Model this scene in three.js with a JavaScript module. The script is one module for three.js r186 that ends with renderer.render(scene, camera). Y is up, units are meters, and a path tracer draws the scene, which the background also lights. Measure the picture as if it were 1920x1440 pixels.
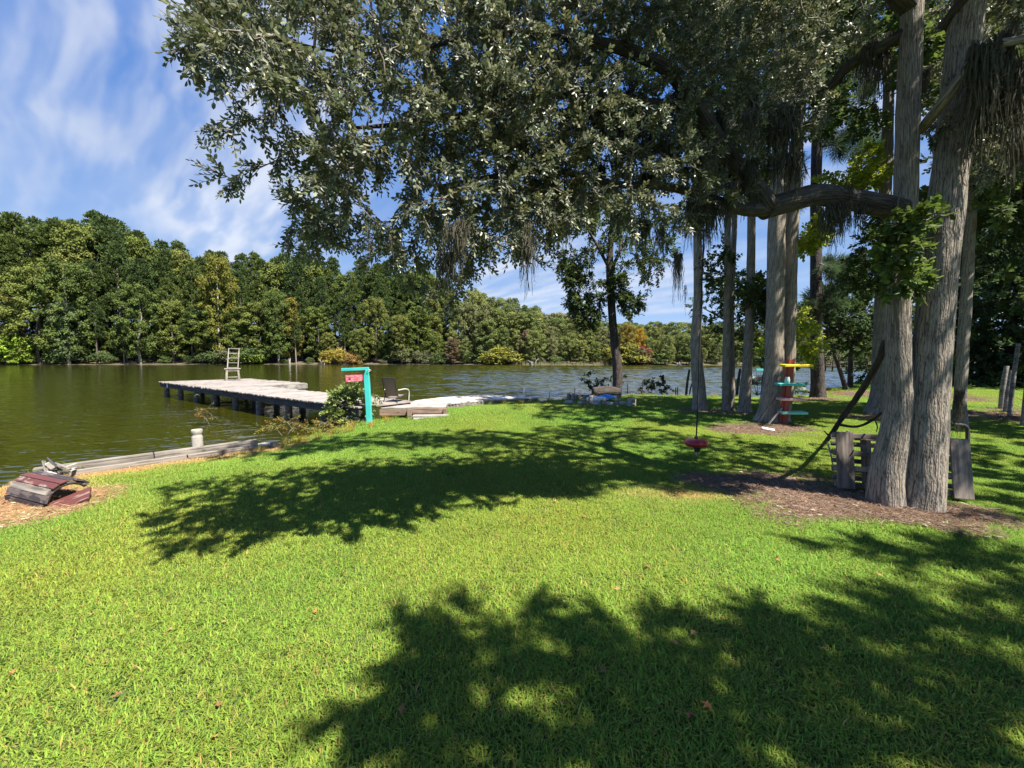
import * as THREE from 'three';
import { mergeGeometries } from 'three/addons/utils/BufferGeometryUtils.js';
import { RoundedBoxGeometry } from 'three/addons/geometries/RoundedBoxGeometry.js';
import { ImprovedNoise } from 'three/addons/math/ImprovedNoise.js';

// ---------- camera, sky, sun, exposure ----------
const scene = new THREE.Scene();
const camera = new THREE.PerspectiveCamera(90, 4 / 3, 0.05, 3000);
camera.position.set(0, 1.6, 0);
camera.rotation.order = 'YXZ';
camera.rotation.set(-Math.atan(50.5 / 720), 0, 0.0032);
camera.updateMatrixWorld(true);

const EXPOSURE = 2.8;
const SUN = new THREE.Vector3(0.4, 0.87, 0.315).normalize();
const sun = new THREE.DirectionalLight(new THREE.Color(1, 0.95, 0.86), 4.8);
sun.position.copy(SUN).multiplyScalar(120);
sun.castShadow = true;
sun.shadow.mapSize.set(4096, 4096);
Object.assign(sun.shadow.camera, { left: -60, right: 60, top: 60, bottom: -60, near: 1, far: 400 });
scene.add(sun, sun.target);

// ---------- random numbers and noise ----------
function mulberry(a) { return () => { a = (a + 0x6d2b79f5) | 0; let t = Math.imul(a ^ (a >>> 15), 1 | a); t = (t + Math.imul(t ^ (t >>> 7), 61 | t)) ^ t; return ((t ^ (t >>> 14)) >>> 0) / 4294967296; }; }
let R = mulberry(7);
const rr = (a, b) => a + (b - a) * R();
const pick = (a) => a[Math.floor(R() * a.length)];
const ss = (a, b, x) => { const t = Math.min(1, Math.max(0, (x - a) / (b - a))); return t * t * (3 - 2 * t); };
const mix = (a, b, t) => a + (b - a) * t;
const V = (x, y, z) => new THREE.Vector3(x, y, z);
const IN = new ImprovedNoise();
const n3 = (x, y, z) => IN.noise(x + 31.7, y + 11.3, z + 5.1);
function fbm3(x, y, z, o = 4) { let s = 0, a = 0.5; for (let i = 0; i < o; i++) { s += a * n3(x, y, z); x *= 2.03; y *= 2.03; z *= 2.03; a *= 0.5; } return s; }
// noise that repeats every p cells
const hash2 = (x, y, s) => { let h = Math.imul(x, 374761393) ^ Math.imul(y, 668265263) ^ Math.imul(s, 974711); h = Math.imul(h ^ (h >>> 13), 1274126177); return ((h ^ (h >>> 16)) >>> 0) / 4294967296; };
function pn(x, y, px, py, s) {
  const ix = Math.floor(x), iy = Math.floor(y), fx = x - ix, fy = y - iy, u = fx * fx * (3 - 2 * fx), v = fy * fy * (3 - 2 * fy), w = (a, p) => ((a % p) + p) % p;
  return mix(mix(hash2(w(ix, px), w(iy, py), s), hash2(w(ix + 1, px), w(iy, py), s), u), mix(hash2(w(ix, px), w(iy + 1, py), s), hash2(w(ix + 1, px), w(iy + 1, py), s), u), v);
}
function pfbm(u, v, fx, fy, o, s) { let r = 0, a = 0.5, t = 0; for (let i = 0; i < o; i++) { r += a * pn(u * fx, v * fy, fx, fy, s + i); t += a; a *= 0.5; fx *= 2; fy *= 2; } return r / t; }

// ---------- sky: blue air and thin streaked clouds ----------
function rayOf(px, py) { return V((px - 960) / 960, (720 - py) / 720, 0.5).unproject(camera).sub(camera.position).normalize(); }
{
  const W = 2048, H = 1024, data = new Float32Array(W * H * 4);
  const patches = [[200, 90, 0.13, 0.85], [300, 160, 0.12, 1.0], [440, 150, 0.17, 1.2], [260, 240, 0.08, 0.9], [480, 40, 0.16, 0.9], [420, 390, 0.1, 1.4], [500, 440, 0.1, 1.1], [600, 340, 0.1, 0.7], [30, 370, 0.08, 0.5], [950, 540, 0.14, 1.0], [1080, 500, 0.14, 0.8], [1250, 560, 0.15, 0.6], [1600, 260, 0.12, 0.8], [10, 190, 0.06, 0.3]].map(([x, y, r, s]) => [rayOf(x, y), r, s]);
  for (let row = 0; row < H; row++) {
    const up = ((row + 0.5) / H - 0.5) * Math.PI, y = Math.sin(up);
    for (let col = 0; col < W; col++) {
      const a = ((col + 0.5) / W - 0.5) * 2 * Math.PI, x = Math.cos(a) * Math.cos(up), z = Math.sin(a) * Math.cos(up);
      const e = Math.max(0, y), t = Math.pow(1 - e, 2.6);
      let r = mix(0.035, 0.42, t), g = mix(0.165, 0.62, t), b = mix(0.56, 0.9, t);
      const c = Math.max(0, x * SUN.x + y * SUN.y + z * SUN.z), glow = 0.25 * Math.pow(c, 6);
      r += glow; g += glow; b += glow * 0.9;
      if (y > 0.01) {
        const k = 1 / (y + 0.18), qx = x * k, qz = z * k, wx = 0.55 * fbm3(qx * 1.1, 0.3, qz * 1.1, 4), wz = 0.55 * fbm3(qx * 1.1, 7.3, qz * 1.1, 4);
        const sx = (qx * 0.8 + qz * 0.6), sz = (qz * 0.8 - qx * 0.6);
        const streak = fbm3(sx * 3.0 + wx * 2.0, 3.1, sz * 14 + wz * 2.6, 6), soft = fbm3(sx * 1.0 + wx, 9.7, sz * 2.6 + wz, 3);
        let m = 0.22 * ss(-0.05, 0.3, fbm3(qx * 0.7 + 4.2, 1.7, qz * 0.7, 3));
        for (const [d, rad, s] of patches) { const dd = Math.acos(Math.min(1, d.x * x + d.y * y + d.z * z)); if (dd < rad * 2.4) m += s * Math.exp(-(dd * dd) / (rad * rad)); }
        const cov = Math.min(1, m) * (0.36 * ss(-0.3, 0.4, soft * 1.1 + 0.12) + 0.64 * ss(-0.36, 0.5, streak * 1.3 + soft * 0.4)) * 0.84 * ss(0, 0.06, y);
        const cl = 0.74 + 0.16 * soft;
        r = mix(r, cl * 0.93, cov); g = mix(g, cl * 0.99, cov); b = mix(b, cl * 1.12, cov);
      }
      if (y < 0) { const d = ss(0, -0.08, y); r = mix(r, 0.05, d); g = mix(g, 0.06, d); b = mix(b, 0.03, d); }
      const o = (row * W + col) * 4, S = 1.18 / EXPOSURE; data[o] = r * S; data[o + 1] = g * S; data[o + 2] = b * S; data[o + 3] = 1;
    }
  }
  const t = new THREE.DataTexture(data, W, H, THREE.RGBAFormat, THREE.FloatType);
  t.mapping = THREE.EquirectangularReflectionMapping; t.magFilter = THREE.LinearFilter; t.minFilter = THREE.LinearFilter; t.needsUpdate = true;
  scene.background = t; scene.environment = t;
}

// ---------- helpers ----------
const used = new Map();
function numbered(n) { const k = used.get(n) || 0; used.set(n, k + 1); return k ? n + '_' + String(k).padStart(3, '0') : n; }
function tag(o, label, category, group, kind) { if (label) o.userData.label = label; if (category) o.userData.category = category; if (group) o.userData.group = group; if (kind) o.userData.kind = kind; return o; }
function thing(name, label, category, pos = [0, 0, 0], turn = 0, group) { const g = new THREE.Group(); g.name = numbered(name); g.position.set(...pos); g.rotation.y = turn; scene.add(g); return tag(g, label, category, group); }
function part(name, geo, mat, parent, pos, rot) { const m = new THREE.Mesh(geo, mat); m.name = name; if (pos) m.position.set(...pos); if (rot) m.rotation.set(...rot); parent.add(m); return m; }
function top(name, geo, mat, label, category, group, kind) { const m = new THREE.Mesh(geo, mat); m.name = numbered(name); scene.add(m); return tag(m, label, category, group, kind); }
function pix(px, py, depth) { const d = rayOf(px, py); return camera.position.clone().addScaledVector(d, -depth / d.z); }   // a point seen at (px, py) of the photograph, depth metres ahead
function onPlane(px, py, y = 0) { const d = rayOf(px, py); return camera.position.clone().addScaledVector(d, (y - camera.position.y) / d.y); }
function ground(px, py) { const p = onPlane(px, py, 0); p.y = hgt(p.x, p.z); const q = onPlane(px, py, p.y); q.y = hgt(q.x, q.z); return q; }

const off = (px) => 1 / Math.hypot(1, (px - 960) / 720);   // round things widen towards the sides of a wide lens
function texture(w, h, fn, srgb, repeat) {
  const data = new Uint8Array(w * h * 4);
  for (let j = 0; j < h; j++) for (let i = 0; i < w; i++) {
    const c = fn((i + 0.5) / w, (j + 0.5) / h), o = (j * w + i) * 4;
    for (let k = 0; k < 3; k++) { let x = Math.min(1, Math.max(0, typeof c === 'number' ? c : c[k])); if (srgb) x = x <= 0.0031308 ? x * 12.92 : 1.055 * Math.pow(x, 1 / 2.4) - 0.055; data[o + k] = Math.round(x * 255); }
    data[o + 3] = 255;
  }
  const t = new THREE.DataTexture(data, w, h, THREE.RGBAFormat);
  t.wrapS = t.wrapT = THREE.RepeatWrapping; t.magFilter = THREE.LinearFilter; t.minFilter = THREE.LinearMipmapLinearFilter; t.generateMipmaps = true;
  if (srgb) t.colorSpace = THREE.SRGBColorSpace;
  if (repeat) t.repeat.set(...repeat);
  t.needsUpdate = true; return t;
}
function metreUV(g, ox = 0, oy = 0, s = 1) {   // texture coordinates in metres, grain along x
  const p = g.attributes.position, n = g.attributes.normal, uv = new Float32Array(p.count * 2);
  for (let i = 0; i < p.count; i++) {
    const ax = Math.abs(n.getX(i)), ay = Math.abs(n.getY(i)), az = Math.abs(n.getZ(i));
    const u = ax > ay && ax > az ? p.getZ(i) : p.getX(i), v = ax > ay && ax > az ? p.getY(i) : ay > az ? p.getZ(i) : p.getY(i);
    uv[i * 2] = (u + ox) * s; uv[i * 2 + 1] = (v + oy) * s;
  }
  g.setAttribute('uv', new THREE.BufferAttribute(uv, 2)); return g;
}
const box = (l, h, w, ox, oy) => metreUV(new THREE.BoxGeometry(l, h, w), ox ?? R() * 3, oy ?? R() * 3);
const rbox = (l, h, w, r = 0.006) => metreUV(new RoundedBoxGeometry(l, h, w, 1, r), R() * 3, R() * 3);
function bar(a, b, w, h, r) {   // a squared bar from a to b (points), as a geometry in place
  const d = b.clone().sub(a), g = r ? rbox(d.length(), h, w, r) : box(d.length(), h, w);
  g.applyQuaternion(new THREE.Quaternion().setFromUnitVectors(V(1, 0, 0), d.clone().normalize())); g.translate((a.x + b.x) / 2, (a.y + b.y) / 2, (a.z + b.z) / 2); return g;
}
function catmull(pts, vals, n) {
  const c = new THREE.CatmullRomCurve3(pts, false, 'centripetal'), P = [], Q = [];
  for (let i = 0; i <= n; i++) { const t = i / n; P.push(c.getPoint(t)); const f = t * (vals.length - 1), k = Math.min(vals.length - 2, Math.floor(f)); Q.push(vals.length === 1 ? vals[0] : mix(vals[k], vals[k + 1], f - k)); }
  return [P, Q];
}
function tube(pts, radii, { n = pts.length * 6, seg = 14, wob = 0, fq = 1, seed = 0, tile = [0.5, 1], flare = 0, lobes = 5, flareH = 0.5, smooth = true } = {}) {
  const [P, Q] = smooth ? catmull(pts, radii, n) : [pts, radii];
  n = P.length - 1;
  const pos = [], uv = [], idx = [], rep = Math.max(1, Math.round((2 * Math.PI * Math.max(...Q)) / tile[0]));
  let nx = null, len = 0;
  for (let i = 0; i <= n; i++) {
    const t = P[Math.min(n, i + 1)].clone().sub(P[Math.max(0, i - 1)]).normalize();
    if (!nx) { nx = Math.abs(t.y) > 0.7 ? V(1, 0, 0) : V(0, 1, 0); }
    nx.addScaledVector(t, -nx.dot(t)).normalize();
    const bn = t.clone().cross(nx);
    if (i) len += P[i].distanceTo(P[i - 1]);
    for (let k = 0; k <= seg; k++) {
      const a = ((k % seg) / seg) * Math.PI * 2, ca = Math.cos(a), sa = Math.sin(a);
      let r = Q[i];
      if (flare) { const f = Math.exp(-len / flareH); r *= 1 + flare * f * (0.55 + 0.45 * Math.cos(a * lobes + seed) + 0.3 * Math.sin(a * 2 + seed * 2)); }
      if (wob) r *= 1 + wob * (n3(ca * fq + seed, len * fq * 1.3 / Math.max(0.05, Q[0]) * 0.25, sa * fq) + 0.5 * n3(ca * 3 * fq, len * 3 * fq + seed, sa * 3 * fq));
      pos.push(P[i].x + (nx.x * ca + bn.x * sa) * r, P[i].y + (nx.y * ca + bn.y * sa) * r, P[i].z + (nx.z * ca + bn.z * sa) * r);
      uv.push((k / seg) * rep, len / tile[1]);
    }
  }
  for (let i = 0; i < n; i++) for (let k = 0; k < seg; k++) { const a = i * (seg + 1) + k, b = a + seg + 1; idx.push(a, a + 1, b, b, a + 1, b + 1); }
  for (const [row, flip] of [[0, 1], [n, 0]]) {   // caps
    const c = pos.length / 3; pos.push(P[row].x, P[row].y, P[row].z); uv.push(0.5, 0);
    for (let k = 0; k < seg; k++) { const a = row * (seg + 1) + k; flip ? idx.push(c, a + 1, a) : idx.push(c, a, a + 1); }
  }
  const g = new THREE.BufferGeometry();
  g.setAttribute('position', new THREE.Float32BufferAttribute(pos, 3)); g.setAttribute('uv', new THREE.Float32BufferAttribute(uv, 2)); g.setIndex(idx); g.computeVertexNormals();
  const N = g.attributes.normal;
  for (let i = 0; i <= n; i++) { const a = i * (seg + 1), b = a + seg, v = V(N.getX(a) + N.getX(b), N.getY(a) + N.getY(b), N.getZ(a) + N.getZ(b)).normalize(); N.setXYZ(a, v.x, v.y, v.z); N.setXYZ(b, v.x, v.y, v.z); }
  return g;
}
class Mesh3 {   // collects coloured triangles
  constructor() { this.p = []; this.c = []; this.n = []; this.idx = []; }
  v(p, n, c) { this.p.push(p.x, p.y, p.z); this.n.push(n.x, n.y, n.z); this.c.push(c[0], c[1], c[2]); return this.p.length / 3 - 1; }
  tri(a, b, c) { this.idx.push(a, b, c); }
  geo() { const g = new THREE.BufferGeometry(); g.setAttribute('position', new THREE.Float32BufferAttribute(this.p, 3)); g.setAttribute('normal', new THREE.Float32BufferAttribute(this.n, 3)); g.setAttribute('color', new THREE.Float32BufferAttribute(this.c, 3)); g.setIndex(this.idx); return g; }
}

// ---------- materials ----------
const std = (o) => new THREE.MeshStandardMaterial(o);
const lin = (r, g, b) => new THREE.Color().setRGB(r, g, b);
function barkMaps(seed, ridges, contrast, base, dark, lichen) {
  const f = (u, v) => {
    const w = pfbm(u, v, 4, 3, 3, seed + 5) - 0.5, uu = u + w * 0.09;
    let r = 0; for (let k = 0; k < 2; k++) { const a = pn(((uu * ridges * (k + 1)) % (ridges * (k + 1)) + ridges * (k + 1)) % (ridges * (k + 1)), v * 3 * (k + 1), ridges * (k + 1), 3 * (k + 1), seed + k); r += ss(0.02, 0.5, Math.abs(a * 2 - 1)) * (k ? 0.4 : 0.6); }
    return Math.min(1, 0.62 * r + 0.5 * pfbm(u, v, 44, 30, 3, seed + 9));
  };
  const h = texture(512, 512, f);
  const c = texture(512, 512, (u, v) => { const x = ss(0.2, 0.9, f(u, v)), l = lichen * ss(0.52, 0.7, pfbm(u, v, 7, 5, 4, seed + 20)), m = 0.75 + 0.5 * pfbm(u, v, 5, 4, 3, seed + 30); return [0, 1, 2].map((k) => mix(mix(dark[k], base[k], mix(1 - contrast, 1, x)), [0.3, 0.285, 0.24][k], l) * m); }, true);
  return { map: c, bumpMap: h };
}
const M = {
  oakBark: std({ ...barkMaps(3, 20, 1, [0.3, 0.25, 0.195], [0.07, 0.055, 0.042], 0.35), bumpScale: 0.011, roughness: 0.95 }),
  shadeDarkBark: std({ ...barkMaps(4, 15, 1, [0.075, 0.06, 0.048], [0.02, 0.016, 0.013], 0.08), bumpScale: 0.02, roughness: 0.95 }),  // canopy shade over the limbs is put into this darker bark colour
  gumBark: std({ ...barkMaps(41, 19, 0.9, [0.31, 0.255, 0.195], [0.085, 0.067, 0.05], 0.45), bumpScale: 0.009, roughness: 0.95 }),
  pineBark: std({ ...barkMaps(77, 8, 1, [0.1, 0.075, 0.06], [0.03, 0.022, 0.018], 0.1), bumpScale: 0.03, roughness: 0.95 }),
  twig: std({ color: lin(0.2, 0.175, 0.14), roughness: 0.9 }),
  deadWood: std({ color: lin(0.11, 0.09, 0.07), roughness: 0.95 }),
};
function woodMat(seed, base, dark, grain = 1, extra = {}) {
  const f = (u, v) => pfbm(u, v, 3, 48, 3, seed) * 0.7 + pfbm(u, v, 6, 6, 3, seed + 7) * 0.3;
  const knots = (u, v) => ss(0.74, 0.86, pfbm(u, v, 5, 9, 2, seed + 13));
  return std({ map: texture(512, 256, (u, v) => { const x = ss(0.25, 0.75, f(u, v)), k = knots(u, v); return [0, 1, 2].map((i) => mix(mix(dark[i], base[i], mix(1 - grain, 1, x)), dark[i] * 0.6, k * 0.7)); }, true), bumpMap: texture(512, 256, f), bumpScale: 0.004, roughness: 0.9, ...extra });
}
function paintMat(seed, paint, under, wear) {   // worn paint over wood
  const f = (u, v) => pfbm(u, v, 4, 22, 4, seed) * 0.65 + pfbm(u, v, 9, 9, 3, seed + 3) * 0.35;
  return std({ map: texture(256, 256, (u, v) => { const k = ss(wear + 0.06, wear - 0.03, f(u, v)), m = 0.85 + 0.3 * pfbm(u, v, 5, 5, 3, seed + 8); return [0, 1, 2].map((i) => mix(paint[i] * m, under[i], k)); }, true), bumpMap: texture(256, 256, f), bumpScale: 0.002, roughness: 0.6 });
}
Object.assign(M, {
  deck: woodMat(11, [0.36, 0.315, 0.28], [0.17, 0.145, 0.125]),
  deckB: woodMat(12, [0.36, 0.315, 0.275], [0.17, 0.14, 0.12]),
  deckC: woodMat(13, [0.41, 0.365, 0.325], [0.21, 0.185, 0.16]),
  bleached: woodMat(14, [0.56, 0.52, 0.475], [0.34, 0.3, 0.27], 0.7),
  fascia: woodMat(15, [0.075, 0.072, 0.072], [0.02, 0.02, 0.021]),
  fasciaGrey: woodMat(16, [0.4, 0.37, 0.33], [0.1, 0.09, 0.08]),
  pile: woodMat(17, [0.19, 0.175, 0.15], [0.05, 0.046, 0.04]),
  skirt: woodMat(18, [0.3, 0.2, 0.14], [0.12, 0.08, 0.06]),
  timber: woodMat(19, [0.3, 0.26, 0.215], [0.1, 0.085, 0.07]),
  pallet: woodMat(20, [0.22, 0.18, 0.15], [0.075, 0.06, 0.05]),
  palletPale: woodMat(21, [0.31, 0.25, 0.21], [0.13, 0.105, 0.088]),
  chairWood: woodMat(22, [0.33, 0.3, 0.25], [0.14, 0.12, 0.1]),
  stumpWood: woodMat(23, [0.3, 0.27, 0.23], [0.1, 0.09, 0.08]),
  teal: paintMat(30, [0.05, 0.5, 0.45], [0.12, 0.3, 0.26], 0.2),
  mint: paintMat(31, [0.16, 0.55, 0.45], [0.3, 0.4, 0.33], 0.25),
  yellow: paintMat(32, [0.75, 0.55, 0.03], [0.4, 0.3, 0.08], 0.25),
  pink: paintMat(33, [0.68, 0.35, 0.33], [0.45, 0.3, 0.26], 0.25),
  redPaint: paintMat(34, [0.3, 0.05, 0.035], [0.16, 0.06, 0.04], 0.3),
  hullRed: paintMat(35, [0.105, 0.032, 0.026], [0.22, 0.16, 0.13], 0.4),
  hullDark: paintMat(36, [0.045, 0.034, 0.034], [0.15, 0.115, 0.1], 0.44),
});
const concreteTex = texture(256, 256, (u, v) => { const m = 0.75 + 0.5 * pfbm(u, v, 6, 6, 4, 51), k = ss(0.66, 0.74, pfbm(u, v, 40, 40, 2, 55)); return [0.36 * m * (1 - 0.4 * k), 0.33 * m * (1 - 0.4 * k), 0.285 * m * (1 - 0.45 * k)]; }, true);
M.concrete = std({ map: concreteTex, bumpMap: concreteTex, bumpScale: 0.006, roughness: 0.95 });

// ---------- terrain ----------
const WATER = -0.42;
const SHORE = [[-60, 60], [-30, 22], [-14, 6], [-9, 0], [-7.2, -2.4], [-6.15, -3.9], [-6.5, -4.7], [-6.9, -5.35], [-4.75, -7.2], [-4.3, -8.4], [-3.75, -9.7], [-3.3, -11.4], [-2.9, -12.7], [-0.5, -14.2], [1.2, -14.8], [3, -15.8], [5.5, -17.4], [8, -16.9], [11, -16.4], [13.6, -17.4], [16.2, -19.5], [17.6, -21.6], [19.6, -22.6], [22, -25], [31, -33], [70, -50], [160, -66], [400, -90]];
const FAR = [[-420, 60], [-190, -40], [-140, -70], [-108, -84], [-84, -93], [-50, -101], [-17, -103], [6, -99], [35, -100], [68, -106], [110, -112], [160, -132], [420, -190]];
function signed(line, x, z, closeWith) {
  let best = 1e9, inside = false;
  for (let i = 0; i + 1 < line.length; i++) {
    const [ax, az] = line[i], [bx, bz] = line[i + 1], dx = bx - ax, dz = bz - az, t = Math.min(1, Math.max(0, ((x - ax) * dx + (z - az) * dz) / (dx * dx + dz * dz)));
    best = Math.min(best, (x - ax - t * dx) ** 2 + (z - az - t * dz) ** 2);
  }
  const poly = line.concat(closeWith);
  for (let i = 0, j = poly.length - 1; i < poly.length; j = i++) { const [xi, zi] = poly[i], [xj, zj] = poly[j]; if (zi > z !== zj > z && x < ((xj - xi) * (z - zi)) / (zj - zi) + xi) inside = !inside; }
  return Math.sqrt(best) * (inside ? 1 : -1);
}
const shoreD = (x, z) => signed(SHORE, x, z, [[2000, -90], [2000, 2000], [-60, 2000]]);
const farD = (x, z) => signed(FAR, x, z, [[3000, -190], [3000, -3000], [-3000, -3000], [-3000, 60]]);
const OAK = V(4.12, 0, -3.95);
function hgt(x, z) {
  const d = shoreD(x, z);
  if (d > 0) {
    let y = -0.13 * (1 - ss(0, 2.6, d)) + 0.018 * n3(x * 0.45, 0, z * 0.45) + 0.006 * n3(x * 1.9, 2, z * 1.9);
    const m = Math.hypot((x - OAK.x) / 1.1, (z - OAK.z) / 0.75); y += 0.05 * Math.exp(-m * m * 1.4);
    return y - 0.5 * ss(60, 400, d);
  }
  let y = -0.13 - 1.7 * ss(0, 1.6, -d);
  const f = farD(x, z);
  if (f > -12) y = Math.max(y, -1.8 + 1.5 * ss(-8, 0.4, f) + 0.6 * ss(0, 6, f) + 5 * ss(5, 60, f) + 14 * ss(60, 500, f) + 0.15 * n3(x * 0.2, 0, z * 0.2));
  return y;
}
const strawAt = (x, z, d) => ss(1.25, 0.3, d + 0.4 * n3(x * 2, 4, z * 2)) * ss(-3.6, -4.4, x) * ss(-8.4, -7.0, z) + 0.9 * Math.exp(-(((x + 5.45) / 0.6) ** 2 + ((z + 4.2) / 0.42) ** 2)) + 0.75 * Math.exp(-(((x - 2.05) / 0.7) ** 2 + ((z + 4.4) / 0.2) ** 2));
const LITTER = [];   // beds of needles and leaves on the lawn: x, z, radius x, radius z
function litterAt(x, z) { let s = 0; for (const [a, b, rx, rz] of LITTER) s = Math.max(s, 1.15 - Math.hypot((x - a) / rx, (z - b) / rz) + 0.35 * n3(x * 1.7, 8, z * 1.7)); return Math.min(1, Math.max(0, s * 1.6)); }
LITTER.push([3.5, -3.98, 1.0, 0.42], [4.3, -3.72, 0.8, 0.32], [3.2, -4.75, 0.8, 0.6], [5.6, -8.55, 1.15, 0.75], [6.3, -11.0, 1.2, 0.4], [5.6, -11.5, 0.6, 0.4], [10, -10.2, 1.1, 0.7], [11.6, -15, 1.3, 1.0], [14.8, -9.8, 3, 2.2], [17, -17, 3, 3]);
{
  const N = 380, pos = [], col = [], uv = [], idx = [], warp = (t) => 2.4 * Math.sinh(6.5 * t);
  for (let j = 0; j <= N; j++) for (let i = 0; i <= N; i++) {
    const x = warp((i / N) * 2 - 1) + 1, z = warp((j / N) * 2 - 1) - 5.5, y = hgt(x, z), d = shoreD(x, z);
    pos.push(x, y, z); uv.push(x / 1.5, z / 1.5);
    let c;
    if (d > 0) {
      c = [0.06, 0.085, 0.02];
      const s = Math.min(1, strawAt(x, z, d)), l = litterAt(x, z);
      c = c.map((v, k) => mix(mix(v, [0.34, 0.22, 0.08][k], s * 0.9), [0.12, 0.07, 0.045][k], l));
      const w = ss(40, 60, d); c = c.map((v, k) => mix(v, [0.05, 0.045, 0.025][k], w));
    } else c = farD(x, z) > -3 ? [0.1, 0.08, 0.045] : [0.06, 0.055, 0.02];
    col.push(...c);
  }
  for (let j = 0; j < N; j++) for (let i = 0; i < N; i++) { const a = j * (N + 1) + i, b = a + N + 1; idx.push(a, b, a + 1, a + 1, b, b + 1); }
  const g = new THREE.BufferGeometry(); g.setAttribute('position', new THREE.Float32BufferAttribute(pos, 3)); g.setAttribute('color', new THREE.Float32BufferAttribute(col, 3)); g.setAttribute('uv', new THREE.Float32BufferAttribute(uv, 2)); g.setIndex(idx); g.computeVertexNormals();
  const soil = texture(512, 512, (u, v) => { const m = 0.55 + 0.9 * pfbm(u, v, 10, 10, 5, 61); return [m, m, m * 0.95]; });
  top('ground', g, std({ vertexColors: true, map: soil, bumpMap: soil, bumpScale: 0.02, roughness: 1 }), 'green lawn and lake shore ground', 'ground', null, 'structure');
}
// ---------- water ----------
{
  const wave = (u, v) => {   // a 12 m tile of small wind ripples
    let s = 0; const A = [[23, 7, 0.3, 1], [31, -12, 0.26, 2], [17, 15, 0.3, 3], [47, 9, 0.18, 4], [61, -31, 0.13, 5], [73, 22, 0.1, 6], [11, -5, 0.35, 7], [97, 12, 0.08, 8]];
    const wx = pfbm(u, v, 4, 4, 3, 90) * 0.16, wy = pfbm(u, v, 4, 4, 3, 95) * 0.16;
    for (const [a, b, w, p] of A) s += w * Math.sin(2 * Math.PI * (b * (u + wx) + a * (v + wy)) + p);
    return 0.5 + 0.26 * s + 0.3 * (pfbm(u, v, 36, 60, 3, 99) - 0.5);
  };
  // a fan of real wavelets round the viewer, larger where the wind reaches the open lake
  const rad = [0.5], ang = []; while (rad[rad.length - 1] < 1400) { const r = rad[rad.length - 1]; rad.push(r + (r < 4 ? 0.6 : r < 130 ? 0.075 + r * 0.0034 : r * 0.12)); }
  for (let a = -180; a < 180;) { ang.push((a * Math.PI) / 180); a += Math.abs(a) < 60 ? 0.26 : 6; } ang.push(Math.PI);
  const pos = [], uv = [], idx = [], na = ang.length, W = [[0.9, 0.25, 0.1, 0.3], [1.5, -0.5, 0.095, 1.7], [0.62, 0.7, 0.07, 4.1], [2.6, 0.1, 0.08, 2.2], [1.1, -0.95, 0.085, 5.3], [3.6, 0.4, 0.07, 0.9]];
  for (const r of rad) for (const t of ang) {
    const x = Math.sin(t) * r, z = -Math.cos(t) * r, front = Math.abs(t) < 1.05 && r > 5 && r < 128, u = x / Math.max(1, -z);
    let y = 0;
    if (front) { const k = (0.08 + 0.75 * ss(-0.5, 0.02, u) * ss(14, 26, -z)) * ss(128, 100, r), q = 0.6 + 0.9 * (0.5 + n3(x * 0.09, 3, z * 0.14)), wx = 0.8 * n3(x * 0.35, 1, z * 0.35), wz = 0.8 * n3(x * 0.35, 9, z * 0.35); for (const [l, d, sl, p] of W) if (l > 4 * (0.075 + r * 0.0034) * 0.8) { const kx = Math.sin(d), kz = Math.cos(d), f = (2 * Math.PI) / l; y += (sl / f) * k * q * Math.sin(f * (kx * (x + wx) + kz * (z + wz)) + p); } }
    pos.push(x, WATER + y, z); uv.push(x / 12, -z / 12);
  }
  for (let i = 0; i + 1 < rad.length; i++) for (let j = 0; j + 1 < na; j++) { const p = i * na + j; idx.push(p, p + 1, p + na, p + na, p + 1, p + na + 1); }
  const g = new THREE.BufferGeometry(); g.setAttribute('position', new THREE.Float32BufferAttribute(pos, 3)); g.setAttribute('uv', new THREE.Float32BufferAttribute(uv, 2)); g.setIndex(idx); g.computeVertexNormals();
  top('lake_water', g, new THREE.MeshPhysicalMaterial({ color: lin(0.027, 0.0285, 0.002), roughness: 0.06, ior: 1.45, bumpMap: texture(1024, 1024, wave), bumpScale: 0.02 }), 'murky green lake with small wind ripples', 'lake', null, 'structure');
}

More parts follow.
